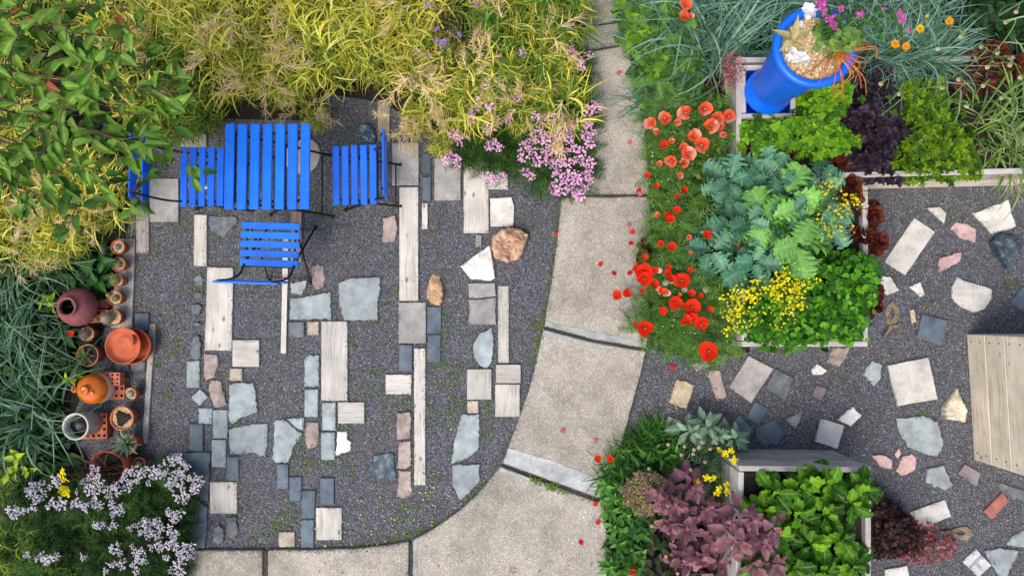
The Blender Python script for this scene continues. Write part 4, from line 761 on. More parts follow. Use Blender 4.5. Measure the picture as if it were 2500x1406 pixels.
RA2 = [(1150, -100), (1400, -100), (1370, 120), (1370, 250), (1300, 270), (1190, 200)]
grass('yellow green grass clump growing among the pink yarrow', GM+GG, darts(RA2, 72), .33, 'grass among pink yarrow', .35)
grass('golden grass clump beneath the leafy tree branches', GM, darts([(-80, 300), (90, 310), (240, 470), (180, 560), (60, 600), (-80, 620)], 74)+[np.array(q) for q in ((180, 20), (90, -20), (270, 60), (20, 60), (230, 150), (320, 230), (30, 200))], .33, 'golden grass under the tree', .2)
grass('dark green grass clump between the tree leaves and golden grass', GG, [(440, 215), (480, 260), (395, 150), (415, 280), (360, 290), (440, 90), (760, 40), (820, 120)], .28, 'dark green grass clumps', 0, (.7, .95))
for q, s in [((645, 165), 1.0), ((735, 255), .6), ((1000, 270), .6), ((1140, 185), .8), ((1270, 255), .7), ((40, 620), .6), ((180, 520), .5), ((1060, 330), .5)]:
    b = P(*q, .5); t = thing('grass_clump', 'straw coloured feathery grass tuft gone to seed over the golden grass', 'grass', (b[0], b[1], 0), rng.random()*6, 'seeding grass tufts'); t.scale = (s, s, 1.05); tag(put('seed_heads', TM[rng.integers(3)], t), kind='stuff'); put('blades', GM[rng.integers(4)], t, sc=.8)
BLUE = [S(104, 148, 128), S(128, 168, 148), S(86, 130, 108), S(150, 184, 164), S(78, 118, 84)]
BM = [clump_mesh(120, (.45, .95), (.014, .024), .12, BLUE, (1.15, 1.12, 1.1), e1=(-.7, .1), e0=(.4, 1.4), S_=6, p=1.3) for i in range(4)]
grass('blue green blade grass fanning out around the blue urn', BM, darts([(1690, -120), (2330, -120), (2330, 20), (2180, 80), (1850, -60), (1800, 90), (1720, 150)], 95)+[np.array(v_) for v_ in ((2130, 60), (2230, 90), (2180, 75), (2280, 85), (2090, 70), (2330, 100))], .35, 'blue green grass by the urn', 0, (.75, 1.1), name='blue_grass')
grass('pale blue green grass tuft at the path edge among the poppies', BM, [(1590, 60), (1620, 130), (1650, 30), (1640, 200), (1600, 230), (1760, 200), (1570, -40), (1690, 110)], .25, 'blue grass by the poppies', 0, (.38, .55), name='blue_grass')
LM = [clump_mesh(38, (.45, .9), (.013, .022), .09, [S(80, 116, 98), S(104, 138, 120), S(62, 98, 72), S(128, 156, 138), S(92, 128, 84)], (1.2, 1.18, 1.1), e1=(-1.1, -.2), e0=(.6, 1.4), S_=7) for i in range(3)]
grass('blue green strap leaved grass arching over the potted cacti', LM, [(-40, 640), (30, 690), (0, 790), (40, 880), (-40, 900), (10, 990), (70, 1020), (0, 1080), (-60, 760), (20, 600), (100, 620)], .3, 'strap leaved grass by the pots', 0, (.75, 1.05), name='strap_grass')
grass('green grass tuft along the lower left bed', GG, [(-10, 1220), (20, 1320), (60, 1400), (-40, 1380), (120, 1420)], .25, 'lower left grass', 0, (.7, .9))
# ---- leafy under-storey
OV = [leaf(4, .38, 'ovate', .2, .25), leaf(4, .3, 'ovate', .15, .35)]; LN = [leaf(5, .16, 'lance', .2, .3), leaf(5, .2, 'lance', .2, .4)]
scatter('dark_ground_cover', 'dark green leafy ground cover behind the pots', 'ground cover', OV+LN, [(-60, 600), (240, 590), (265, 700), (150, 700), (110, 760), (190, 830), (190, 900), (140, 960), (150, 1060), (180, 1130), (120, 1180), (-60, 1160)], 900, .02, .16, .08, (.07, .15), (-.1, .6), [S(30, 66, 26), S(44, 84, 32), S(24, 52, 28)], edge=30)
scatter('dark_ground_cover', 'low dark foliage under the golden grass at the top', 'ground cover', OV+LN, [(-60, -60), (1400, -60), (1380, 250), (1200, 300), (960, 230), (780, 190), (560, 250), (330, 260), (300, 420), (120, 560), (-60, 600)], 1300, .02, .16, .08, (.05, .11), (-.1, .6), [S(50, 76, 26), S(66, 88, 32), S(36, 60, 26)], edge=30)
def leafy(name, label, cat, px, z0, zt, leaves, me, mat=None, L=(.1, .14), el=(.1, 1.0), group=None, ang=0., names='leaf', stem=None, spread=0., parent=None, az0=None):
    """a plant of single leaves, each an object of its own"""
    b = P(*px, zt); t = thing(name, label, cat, (b[0], b[1], z0), 0, group); me = me if isinstance(me, list) else [me]; a0 = rng.random()*6 if az0 is None else az0
    for i in range(leaves):
        u = (i+.5)/leaves; s = rng.uniform(*L)*(1-.35*u); az = a0+i*2.39996+rng.normal(0, .15); r = spread*(1-u)*rng.uniform(.3, 1)
        put(names, me[i % len(me)], t, (math.cos(az)*r, math.sin(az)*r, (zt-z0)*(.35+.65*u)), (rng.normal(0, .38), -(el[0]+(el[1]-el[0])*u**1.3+rng.normal(0, .16)), az), s)
    if stem is not None:
        m = MB(); tube(m, [(0, 0, 0), (.005, 0, (zt-z0)*.5), (0, 0, (zt-z0)*.98)], [.008, .006, .004], 6, stem); m.build('stem', M_BARK, t)
    return t
LIME = leaf_mesh('leaf', leaf(6, .3, 'ovate', .25, .35, 5, col=S(158, 190, 34), rib=S(186, 206, 80)), M_LEAF)
for px, s in [((107, 738), 1), ((35, 1120), 1.1), ((160, 925), .7), ((20, 1160), 1), ((60, 1150), .8)]:
    leafy('lime_leaf_plant', 'bright lime leaved plant beside the maroon jar' if s == 1 and px[0] > 100 else 'small lime leaved sprig beside the orange jug' if s == .7 else 'lime leaved plant glowing below the strap grass', 'plant', px, 0, .22, 9, LIME, L=(.09*s, .12*s), el=(.1, .7), group=None if px[0] > 100 else 'lime leaved plants', stem=S(90, 120, 40))
DKL = leaf_mesh('leaf', leaf(6, .3, 'lance', .2, .3, 5, col=S(38, 84, 34), rib=S(70, 116, 52)), M_LEAF)
for px in ((215, 650), (235, 690), (180, 680), (160, 820), (250, 640), (205, 720)): leafy('dark_leaf_plant', 'dark green pointed leaf plant behind the small cactus pots', 'plant', px, 0, .14, 8, DKL, L=(.12, .18), el=(-.1, .5), group='dark leaf plants behind cacti', stem=S(50, 80, 30))

# ---- fruit tree reaching in from the left
TREE = P(-330, 230, 0); t = thing('fruit_tree', 'leafy green fruit tree with purple twigs reaching over a blue chair', 'tree', (TREE[0], TREE[1], 0))
m = MB(); fork = np.array([.12, .02, 1.0]); tube(m, curve([(0, 0, -.02), (.03, .01, .4), (.08, .0, .75), fork], 6), np.linspace(.06, .042, 19), 10, S(92, 72, 62)); m.build('trunk', M_BARK, t)
lv = []; twc = S(96, 66, 66)
TIPS = [((455, 372), 1.55), ((440, 225), 1.7), ((330, 95), 1.75), ((300, 10), 1.6), ((330, 470), 1.5), ((215, 520), 1.45), ((300, 345), 1.75), ((170, 60), 1.85), ((120, 330), 1.8), ((60, 140), 1.9), ((230, 200), 1.85), ((90, 430), 1.6), ((400, 300), 1.6), ((160, 440), 1.55), ((20, 20), 1.7), ((250, 420), 1.65), ((190, 270), 1.9), ((380, 170), 1.5)]
for k, (px, z) in enumerate(TIPS):
    e = np.array(P(*px, z))-np.array(TREE); mid = fork*.45+e*.55+np.array([0, rng.normal(0, .05), .12]); cv = curve([fork+rng.normal(0, .02, 3), fork*.75+e*.25+[0, 0, .08], mid, e], 10)
    m = MB(); tube(m, cv, np.linspace(.016, .003, len(cv)), 6, twc); m.build('branch', M_BARK, t)
    nl = 46
    for j in range(nl):
        u = .35+.65*(j+rng.random())/nl if j else 1; i = min(len(cv)-2, int(u*(len(cv)-1))); p = cv[i]+(cv[i+1]-cv[i])*rng.random(); d = cv[i+1]-cv[i]; az = math.atan2(d[1], d[0])+(1 if j % 2 else -1)*rng.uniform(.3, 1.5)
        off = rng.normal(0, .05, 3); lv.append((p+off, az, rng.uniform(-.45, .45), rng.normal(0, .5), rng.uniform(.085, .125)))
        if j % 5 == 0:
            e2 = p+np.array([math.cos(az), math.sin(az), .2])*rng.uniform(.08, .16); m2 = MB(); tube(m2, [p, (p+e2)/2+[0, 0, .01], e2], [.004, .003, .002], 5, twc); m2.build('twig', M_BARK, t)
            for _ in range(3): lv.append((e2+rng.normal(0, .015, 3), az+rng.uniform(-1.2, 1.2), rng.uniform(-.4, .5), rng.normal(0, .4), rng.uniform(.07, .11)))
TL = [leaf_mesh('leaf', leaf(7, .26, 'ovate', .22+.1*i, .18+.12*i, 5, pet=.14, col=c_, rib=S(128, 158, 70), seed=i, ruffle=.012), M_GLOSS) for i, c_ in enumerate((S(92, 136, 42), S(74, 120, 38), S(112, 152, 52)))]; TLR = leaf_mesh('leaf', leaf(6, .25, 'ovate', .2, .3, 5, col=S(150, 84, 50), rib=S(170, 110, 70)), M_GLOSS)
lv = [l for l in lv if l[0][0]+TREE[0] > P(-60, 300, 1.6)[0]]; lv.sort(key=lambda l: -l[0][2])
for k, (p, az, el, ro, s) in enumerate(lv[:300]): put('leaf', TLR if k % 61 == 5 else TL[k % 3], t, p, (ro, -el, az), s)
m = MB(); rest = lv[300:]
if rest: inst(m, leaf(5, .26, 'ovate', .22, .25), np.array([l[0] for l in rest]), np.array([l[1] for l in rest]), np.array([l[2] for l in rest]), np.array([l[3] for l in rest]), np.array([l[4] for l in rest]), mixc([S(76, 122, 38), S(60, 104, 34), S(96, 138, 44)], len(rest))); tag(m.build('foliage', M_GLOSS, t), kind='stuff')

# ---- yarrow
def corymb(n, R_, fr, c1, c2, cen, seed):
    m = MB(); g_ = np.arange(n); r = R_*np.sqrt((g_+.5)/n)*rng.uniform(.85, 1.1, n); a = g_*2.4+rng.normal(0, .25, n); fl = MB(); k = 7; th = np.arange(k)*2*PI/k
    fl.add(np.vstack([np.column_stack([np.cos(th)*(1-.18*(np.arange(k) % 2)), np.sin(th)*(1-.18*(np.arange(k) % 2)), np.full(k, -.12)]), [[0, 0, .25]]]), np.stack([np.arange(k), (np.arange(k)+1) % k, np.full(k, k)], 1), np.vstack([np.ones((k, 3)), np.asarray(cen)[None]]))
    inst(m, tplof(fl), np.column_stack([r*np.cos(a), r*np.sin(a), -.35*r**2/R_+rng.normal(0, .003, n)]), rng.random(n)*6, rng.normal(0, .3, n), rng.normal(0, .3, n), fr*rng.uniform(.75, 1.25, n), mixc([c1, c2], n, .1))
    return m.mesh('flower_head', M_PETAL)
def yarrow(label, heads, mesh, zh, base, group, fol, foln, cols, name='yarrow', sc=(.8, 1.2), folz=.3, stemc=S(86, 118, 60), fsc=(.1, .2)):
    """heads: pixel positions of flower heads; base: pixel of the root"""
    b = P(*base, .12); t = thing(name, label, 'flowers', (b[0], b[1], 0), 0, group); ms = MB()
    for h in heads:
        z = zh*rng.uniform(.85, 1.1); p = np.array(P(h[0], h[1], z))-[b[0], b[1], 0]; put('flower_head', mesh[rng.integers(len(mesh))], t, p, (rng.normal(0, .25), rng.normal(0, .25), rng.random()*6), rng.uniform(*sc))
        r0 = p*[.25, .25, 0]; tube(ms, curve([r0, r0*.5+p*[.5, .5, .45], p-[0, 0, .01]], 4), .0028, 4, stemc)
    if len(heads): tag(ms.build('stems', M_LEAF, t), kind='stuff')
    if fol is not None:
        o = scatter('feathery_leaves', None, None, FEATH, fol, foln, .02, folz, folz*.6, fsc, (-.1, .8), cols, parent=t, edge=45); o.location = (-b[0], -b[1], 0); tag(o, kind='stuff')
    return t
PINK = [corymb(13, .045, .0106, S(232, 168, 212), S(242, 194, 226), [.85, .75, .8], i) for i in range(4)]
hp = [(1190,210),(1175,245),(1160,268),(1150,288),(1197,262),(1200,290),(1198,315),(1105,325),(1118,345),(1205,345),(1218,360),(1195,355),(1085,392),(1105,385),(1118,395),(1190,430),(1205,437),(1225,432),(1240,292),(1265,240),(1310,285),(1330,300),(1345,290),(1360,305),(1375,290),(1390,320),(1400,300),(1318,320),(1300,340),(1330,345),(1350,330),(1365,345),(1385,340),(1280,355),(1300,370),(1330,370),(1350,370),(1375,365),(1400,360),(1420,370),(1430,330),(1445,322),(1440,350),(1435,300),(1285,422),(1297,432),(1275,385),(1310,395),(1340,395),(1360,400),(1380,395),(1400,390),(1425,395),(1440,400),(1362,428),(1377,440),(1392,425),(1405,440),(1420,430),(1437,420),(1350,462),(1370,468),(1390,458),(1405,470),(1425,460),(1440,440),(1413,478),(1450,255),(1443,270),(1465,262),(1395,130),(1420,160),(1440,130),(1418,148),(1360,118),(1390,128),(1340,20),(1330,42),(1270,60),(1275,130),(1398,70)]
bases = [(1165, 300), (1200, 380), (1310, 330), (1390, 360), (1390, 420), (1410, 220), (1330, 100)]; gr = {i: [] for i in range(len(bases))}
for h in hp: gr[int(np.argmin([(h[0]-b[0])**2+(h[1]-b[1])**2 for b in bases]))].append(h)
GRN = [S(64, 106, 40), S(86, 128, 52), S(48, 84, 36)]
pfol = [[(1130, 220), (1230, 230), (1240, 320), (1150, 330)], [(1100, 330), (1250, 330), (1260, 410), (1170, 420), (1120, 400)], [(1230, 280), (1380, 270), (1390, 400), (1260, 420)], [(1330, 290), (1440, 300), (1440, 400), (1320, 410)], [(1290, 390), (1440, 390), (1430, 470), (1350, 460), (1290, 440)], [(1370, 130), (1430, 130), (1450, 290), (1370, 290)], [(1250, 20), (1390, 20), (1380, 150), (1260, 160)]]
PY = ['pink yarrow in front of the straw grass tufts', 'pink yarrow overhanging the plank and pale pavers', 'pink yarrow in the middle of the dense pink clump', 'pink yarrow of the dense clump touching the path edge', 'pink yarrow hanging lowest over gravel and path joint', 'pink yarrow heads standing out over the bare path', 'sparse pink yarrow scattered in the yellow green grass']
for i, b in enumerate(bases): yarrow(PY[i], gr[i], PINK, .36, b, 'pink yarrow plants', pfol[i], 260, GRN, folz=.24)
LAV = [corymb(15, .044, .0092, S(204, 198, 212), S(222, 216, 226), [.62, .58, .6], i) for i in range(4)]
hl = [(75,1190),(95,1185),(105,1200),(70,1205),(85,1220),(120,1190),(100,1215),(130,1170),(25,1245),(45,1250),(32,1262),(60,1245),(80,1240),(125,1230),(145,1235),(150,1225),(140,1180),(185,1200),(175,1230),(190,1230),(205,1175),(215,1165),(230,1160),(240,1175),(225,1185),(215,1195),(230,1205),(245,1190),(225,1225),(240,1235),(205,1240),(260,1195),(275,1190),(285,1200),(265,1210),(280,1185),(270,1230),(285,1240),(295,1250),(275,1255),(230,1145),(300,1170),(310,1155),(325,1150),(340,1160),(330,1175),(315,1180),(350,1150),(310,1190),(370,1150),(385,1145),(395,1160),(375,1165),(360,1180),(405,1150),(400,1130),(420,1125),(435,1120),(445,1130),(455,1140),(440,1150),(430,1160),(450,1165),(465,1170),(480,1165),(485,1180),(470,1190),(440,1185),(445,1200),(435,1215),(455,1210),(420,1175),(415,1185),(475,1195),(450,1225),(410,1250),(420,1260),(435,1255),(425,1270),(335,1280),(350,1275),(365,1280),(380,1275),(390,1290),(350,1295),(370,1300),(385,1310),(360,1310),(318,1288),(415,1295),(425,1310),(420,1325),(430,1340),(410,1330),(440,1355),(450,1340),(465,1335),(440,1370),(430,1380),(455,1360),(470,1350),(285,1330),(275,1340),(290,1350),(320,1335),(330,1350),(345,1345),(340,1365),(325,1380),(350,1370),(270,1380),(295,1378),(255,1395),(330,1400),(390,1335),(65,1355),(95,1360),(120,1365),(135,1358),(110,1368),(200,1360),(250,1280),(235,1285),(275,1283),(420,1390),(440,1398),(370,1335),(405,1362)]
lb = [(90, 1230), (230, 1220), (360, 1200), (430, 1210), (380, 1310), (290, 1360), (430, 1350), (110, 1370)]; gr = {i: [] for i in range(len(lb))}
for h in hl: gr[int(np.argmin([(h[0]-b[0])**2+(h[1]-b[1])**2 for b in lb]))].append(h)
lfol = [[(0, 1180), (170, 1180), (180, 1300), (10, 1310)], [(160, 1180), (310, 1170), (320, 1290), (170, 1310)], [(290, 1170), (400, 1170), (400, 1260), (300, 1280)], [(390, 1150), (440, 1170), (440, 1260), (390, 1260)], [(300, 1260), (430, 1250), (440, 1340), (310, 1360)], [(180, 1290), (330, 1290), (340, 1450), (190, 1450)], [(330, 1330), (430, 1320), (430, 1440), (340, 1450)], [(0, 1300), (190, 1290), (200, 1450), (0, 1450)]]
DGRN = [S(42, 76, 30), S(60, 98, 40), S(34, 60, 28), S(78, 112, 50)]
LY = ['pale lavender yarrow behind the big yellow flower head', 'pale lavender yarrow in front of the dark cordyline pot', 'pale lavender yarrow beside the small pot on slate', 'pale lavender yarrow covering the big slate slab', 'pale lavender yarrow over the lower slate slab edge', 'pale lavender yarrow amid the darkest feathery foliage', 'pale lavender yarrow reaching the end of the concrete path', 'sparse pale lavender yarrow among green grass tufts']
for i, b in enumerate(lb): yarrow(LY[i], gr[i], LAV, .42, b, 'lavender yarrow plants', lfol[i], 420, DGRN, folz=.3, sc=(.6, 1.0))
YEL = [corymb(15, .036, .0115, S(232, 214, 16), S(240, 226, 36), [.85, .8, .5], i) for i in range(3)]
yarrow('bright yellow yarrow rising through the lavender flowers', [(160, 1200), (150, 1150), (152, 1168), (165, 1208), (155, 1195)], YEL, .5, (140, 1210), None, None, 0, None, sc=(.5, 1.05))
yarrow('yellow yarrow with grey green leaves beside the tall raised bed', [(1757, 1097), (1786, 1100), (1770, 1108), (1793, 1124), (1725, 1166), (1706, 1176), (1741, 1168), (1774, 1184), (1752, 1202), (1756, 1192), (1776, 1200)], YEL, .5, (1745, 1180), None, [(1690, 1090), (1800, 1080), (1800, 1240), (1700, 1240)], 300, [S(84, 112, 86), S(104, 130, 100)], sc=(.5, .9), folz=.35)
# ---- poppies
def poppy_mesh(ci, ce, seed):
    m = leaf(6, .78, 'obov', .02, -.28, 7, ruffle=.022, fr=2.5, col=ci, seed=seed); V, F, T = m; r = np.clip(V[:, 0], 0, 1)[:, None]; T = np.asarray(ci)*(1-r**1.1)+np.asarray(ce)*r**1.1; return leaf_mesh('petal', (V, F, T), M_PETAL)
PR = [poppy_mesh(S(206, 26, 10), S(238, 52, 22), i) for i in range(3)]; PS = [poppy_mesh(S(196, 20, 12), S(246, 116, 74), i) for i in range(2)]+[poppy_mesh(S(206, 44, 30), S(250, 178, 150), 3)]
def disc(c1, c2, r):
    m = MB(); lathe(m, [(r, 0), (r*.9, r*.5), (r*.5, r*.8), (.0005, r*.85)], 10, c1); V = m.V[0]; m.T[0] = np.where(np.linalg.norm(V[:, :2], axis=1)[:, None] < r*.6, c2, c1); return m.mesh('seed_centre', M_PETAL)
PC = disc(S(34, 16, 20), S(120, 130, 80), .011); PCL = disc(S(120, 20, 14), S(170, 150, 80), .012)
def poppy(px, dia, kind, label, group, z=None):
    z = z or rng.uniform(.47, .58); b = P(*px, z); rt = (b[0]+rng.normal(0, .03), b[1]+rng.normal(0, .03)); t = thing('poppy', label, 'poppy', (rt[0], rt[1], 0), 0, group)
    R_ = (.92 if kind == 'r' else .82)*dia/2/(FPX/(CAMH-z)); hd = np.array([b[0]-rt[0], b[1]-rt[1], z]); tilt = (rng.normal(0, .3), rng.normal(0, .3)); a0 = rng.random()*6
    for i in range(4):
        o = put('petal', (PR if kind == 'r' else PS)[(i+int(dia)) % 3], t, hd+[0, 0, .002*(i % 2)], None, R_*(1.12 if i % 2 else 1.0)); o.rotation_euler = (tilt[0]*math.sin(a0+i*PI/2), -(.12+.1*(i % 2))+tilt[1]*math.cos(a0+i*PI/2), a0+i*PI/2)
    put('seed_centre', PC if kind == 'r' else PCL, t, hd+[0, 0, .005], None, R_/.045)
    m = MB(); tube(m, curve([(0, 0, 0), hd*[.3, .3, .55], hd], 5), .0022, 5, S(92, 122, 66)); m.build('stem', M_LEAF, t)
for x, y, d in [(1673,277,44),(1721,268,42),(1622,290,40),(1588,303,38),(1752,292,40),(1737,308,44),(1779,286,40),(1695,333,40),(1712,356,46),(1668,362,30),(1680,376,44),(1637,395,36),(1669,397,32),(1755,310,30)]: poppy((x, y), d, 's', 'salmon orange poppy in the cluster beside the raised bed and kale', 'salmon poppies')
for x, y, d in [(1671,14,40),(1669,41,34),(1687,40,19)]: poppy((x, y), d, 's', 'orange poppy standing in the blue green grass', 'orange poppies in blue grass')
for x, y, d in [(1602,322,20),(1655,300,22),(1640,345,18),(1765,330,20),(1735,395,18),(1610,400,18),(1660,430,20)]: poppy((x, y), d, 's', 'small coral poppy opening among the salmon cluster', 'small coral poppies')
for x, y, d in [(1621,354,22),(1669,463,20),(1641,535,16),(1581,428,16),(1726,573,24),(1805,592,28),(1640,602,24),(1574,628,18),(1653,480,14)]: poppy((x, y), d, 'r', 'small red poppy half hidden in foliage beside the kale', 'small red poppies')
for x, y, d in [(1553,655,20),(1573,665,46),(1664,685,42),(1600,660,18),(1597,695,24),(1507,720,26),(1531,716,24),(1651,739,36),(1689,749,42),(1618,759,22),(1675,781,28),(1691,775,26),(1712,789,36),(1575,801,42),(1551,790,12),(1568,710,14),(1710,722,14),(1573,680,40)]: poppy((x, y), d, 'r', 'scarlet poppy in the patch spilling onto the concrete path', 'scarlet poppies by the path')
poppy((1730, 857), 50, 'r', 'largest scarlet poppy with dark centre at the gravel end of the patch', None)
poppy((173, 814), 17, 'r', 'single small red flower between the maroon jar and spiky agave', None, .2); poppy((1459, 1118), 20, 'r', 'small red poppy over the pale path margin', None, .3); poppy((1490, 1119), 18, 'r', 'small red poppy at the edge of the green rosettes', None, .3); poppy((1543, 1395), 18, 'r', 'small red poppy among low green leaves by the path', None, .2)
scatter('poppy_foliage', 'feathery green poppy foliage between path and raised beds', 'foliage', FEATH, [(1570, 240), (1700, 210), (1790, 290), (1780, 420), (1700, 450), (1740, 520), (1690, 620), (1790, 730), (1790, 850), (1720, 890), (1640, 860), (1580, 830), (1535, 800), (1580, 700), (1590, 560), (1600, 420)], 3000, .05, .4, .2, (.1, .18), (-.2, .8), [S(104, 156, 56), S(128, 176, 74), S(84, 136, 54), S(136, 174, 108)], edge=30)
scatter('mixed_greens', 'small green leaves mixed through the poppy foliage', 'foliage', OV+LN, [(1590, 250), (1700, 220), (1790, 300), (1770, 430), (1700, 460), (1730, 530), (1690, 620), (1780, 730), (1780, 840), (1720, 870), (1590, 810), (1590, 700), (1600, 420)], 900, .05, .34, .2, (.03, .075), (-.3, .7), [S(112, 150, 40), S(86, 130, 44), S(70, 108, 40), S(140, 160, 60)], edge=25)
scatter('edge_foliage', 'low mixed green leaves along the upper path edge', 'foliage', FEATH+OV, [(1500, -40), (1600, -40), (1700, 60), (1720, 230), (1580, 260), (1550, 150), (1530, 110)], 900, .02, .26, .15, (.06, .13), (-.1, .9), [S(84, 124, 40), S(110, 150, 44), S(64, 104, 44)], edge=30)
scatter('poppy_buds', 'tiny buds and seed pods standing over the poppy foliage', 'buds', [oct_], [(1580, 260), (1780, 280), (1760, 400), (1640, 480), (1620, 620), (1740, 720), (1760, 830), (1600, 800)], 110, .36, .46, .4, (.006, .011), (0, .5), [S(150, 170, 110), S(170, 180, 130)])
for q in inpoly([(1600, 430), (1690, 440), (1700, 600), (1690, 700), (1740, 760), (1700, 830), (1590, 780), (1600, 560)], 22): poppy(q, rng.uniform(12, 24), 's' if rng.random() < .5 else 'r', 'small orange red poppy scattered through the poppy foliage', 'scattered small poppies')
# pale papery seed heads
PAP = disc(S(206, 200, 176), S(226, 222, 206), .024); 
for x, y in [(1611,660),(1625,690),(1632,715),(1672,707),(1723,707),(1640,685)]:
    z = .42; b = P(x, y, z); t = thing('allium_seedhead', 'pale round papery seed head among the scarlet poppies', 'seed head', (b[0], b[1], 0), 0, 'papery seed heads'); put('head', PAP, t, (0, 0, z-.01)); m = MB(); tube(m, [(0, 0, 0), (.005, 0, .2), (0, 0, z-.01)], .0025, 5, S(120, 130, 80)); m.build('stem', M_LEAF, t)
# fallen petals, one by one
FP = leaf_mesh('petal', leaf(4, .55, 'obov', .1, -.2, 5, ruffle=.04, col=S(214, 34, 34)), M_PETAL); FPP = leaf_mesh('petal', leaf(4, .5, 'obov', .1, -.2, 5, ruffle=.04, col=S(196, 100, 130)), M_PETAL)
for x, y, k in [(1536,248,0),(1512,185,1),(1563,471,0),(1541,553,1),(1541,573,0),(1538,588,0),(1504,663,0),(1534,661,0),(1367,1053,1),(1460,1079,1),(1457,1268,0),(1423,1318,0),(1524,105,0),(1455,345,1),(1447,1232,0),(1470,650,0),(1558,478,1),(1530,350,1),(1357,577,0),(1637,901,0)]:
    on = x < 1600 and x != 1357; z = .04 if on else .012; b = P(x, y, z)
    tag(put('fallen_petal', FPP if k else FP, None, b, (rng.normal(0, .15), -.1, rng.random()*6), .04), ('faded pink petal lying on the concrete path' if k else 'red petal lying on the concrete path') if on else ('red petal on the gravel beside the ochre boulder' if x < 1400 else 'red petal on the gravel below the largest poppy'), 'petal', ('pink petals on the path' if k else 'red petals on the path') if on else None)
# ================================================================ THE RAISED BEDS' CROPS
BS = [sprig(.5, .4, 2, .15), sprig(.5, .36, 2, .35), sprig(.5, .38, 1, .05)]
scatter('green_basil', 'green basil filling the bed below the blue urn', 'basil', BS, [(1812, 295), (1950, 285), (1960, 215), (2060, 175), (2085, 240), (2050, 290), (2092, 335), (2085, 375), (1990, 370), (1850, 380), (1812, 340)], 640, .42, .64, .56, (.065, .115), (-.3, .35), [S(96, 144, 20), S(78, 126, 22), S(54, 96, 22), S(116, 160, 28)], M_GLOSS, edge=25, rag=8)
scatter('lime_basil', 'lime green basil carpet along the bed front boards', 'basil', BS, [(2190, 190), (2300, 180), (2330, 260), (2380, 330), (2420, 425), (2200, 430), (2180, 360), (2215, 300), (2175, 250)], 950, .42, .62, .56, (.05, .09), (-.3, .35), [S(120, 158, 18), S(102, 142, 20), S(78, 118, 22), S(62, 98, 22)], M_GLOSS, edge=22, rag=9)
scatter('purple_basil', 'dark purple basil strip between the two green basil patches', 'basil', BS, [(2085, 205), (2110, 160), (2200, 158), (2185, 215), (2165, 270), (2215, 298), (2226, 330), (2190, 362), (2176, 398), (2205, 430), (2108, 430), (2092, 380), (2106, 335), (2054, 300), (2066, 262), (2098, 245)], 600, .42, .6, .54, (.06, .1), (-.3, .35), [S(44, 32, 46), S(58, 44, 60), S(32, 24, 32)], M_GLOSS, edge=22, rag=10)
scatter('parsley', 'bright green parsley overflowing the kale bed corner', 'parsley', [lobed(3), lobed(5)], [(1850, 720), (1960, 640), (2090, 610), (2150, 640), (2140, 720), (2115, 770), (2100, 830), (2010, 826), (1960, 845), (1850, 835), (1800, 770)], 2300, .36, .62, .5, (.035, .07), (-.3, .6), [S(72, 134, 22), S(54, 108, 22), S(94, 156, 30), S(42, 88, 24)], M_LEAF, edge=25, bump=35, rag=10)
# kale: every leaf its own piece
KC = [(S(108, 160, 124), S(148, 172, 166)), (S(82, 134, 102), S(132, 154, 156)), (S(126, 184, 92), S(164, 196, 130))]
def kale_leaf(seed, col, rib, big):
    """deeply lobed, frilled leaf: side lobes with crimped, curling margins"""
    rg = np.random.default_rng(seed); n, cols = 40, 15; t = np.linspace(0, 1, n+1); u = np.linspace(-1, 1, cols); a = np.abs(u)[None]; tt = t[:, None]; sg = np.sign(u)[None]
    hw = (.5 if big else .42)*np.sin(PI*np.clip(t*.93+.04, 0, 1)**1.15)**.7; ph = rg.random(2)*6; phs = np.where(u < 0, ph[0], ph[1])[None]; dep = .14 if big else .34
    lob = 1+a**2*(dep*np.sin(tt*2*PI*4.5+phs)+(.09 if big else .16)*np.sin(tt*2*PI*11+phs*2)+.2*np.sin(tt*2*PI*19+phs))
    Y = hw[:, None]*u[None]*lob; X = tt+a*hw[:, None]*.45+.03*a**2*np.sin(tt*40+phs); X = np.broadcast_to(X, Y.shape)
    Z = .25*a*hw[:, None]-.3*tt**2+a**2*(.07*np.sin(tt*2*PI*5.5+phs+1)+.06*np.sin(tt*2*PI*13+phs*3))+.012*np.sin(tt*60)*a*(1-a)*2+rg.normal(0, .004, Y.shape)
    V = np.stack([X+.1, Y, Z], -1).reshape(-1, 3); w_ = np.clip(1-np.abs(Y)/(.025+.03*(1-tt)), 0, 1)[..., None]*.6; vein = (np.abs(np.sin(X*26-a*9))[..., None] > .96)*.07
    T = np.asarray(col)*(1+.12*rg.normal(0, 1, Y.shape+(1,))*.5+.12*(a[..., None]**3)); T = np.broadcast_to(T, Y.shape+(3,)); T = T*(1-w_-vein*(1-w_))+np.asarray(rib)*(w_+vein*(1-w_))
    i = np.arange(n)[:, None]*cols; j = np.arange(cols-1)[None]; F = np.stack([i+j, i+j+1, i+cols+j+1, i+cols+j], -1).reshape(-1, 4)
    k = len(V); V = np.vstack([V, [[-.05, -.012, -.05], [-.05, .012, -.05]]]); T = np.vstack([T.reshape(-1, 3), np.tile(rib, (2, 1))]); F = np.vstack([F, [[k, cols//2-1, cols//2+1, k+1]]])
    return leaf_mesh('leaf', (V, [F], T), M_LEAF)
KL = [kale_leaf(i, *KC[i % 2], i % 2) for i in range(5)]; KB = [kale_leaf(9, *KC[2], 1), kale_leaf(10, *KC[2], 1)]
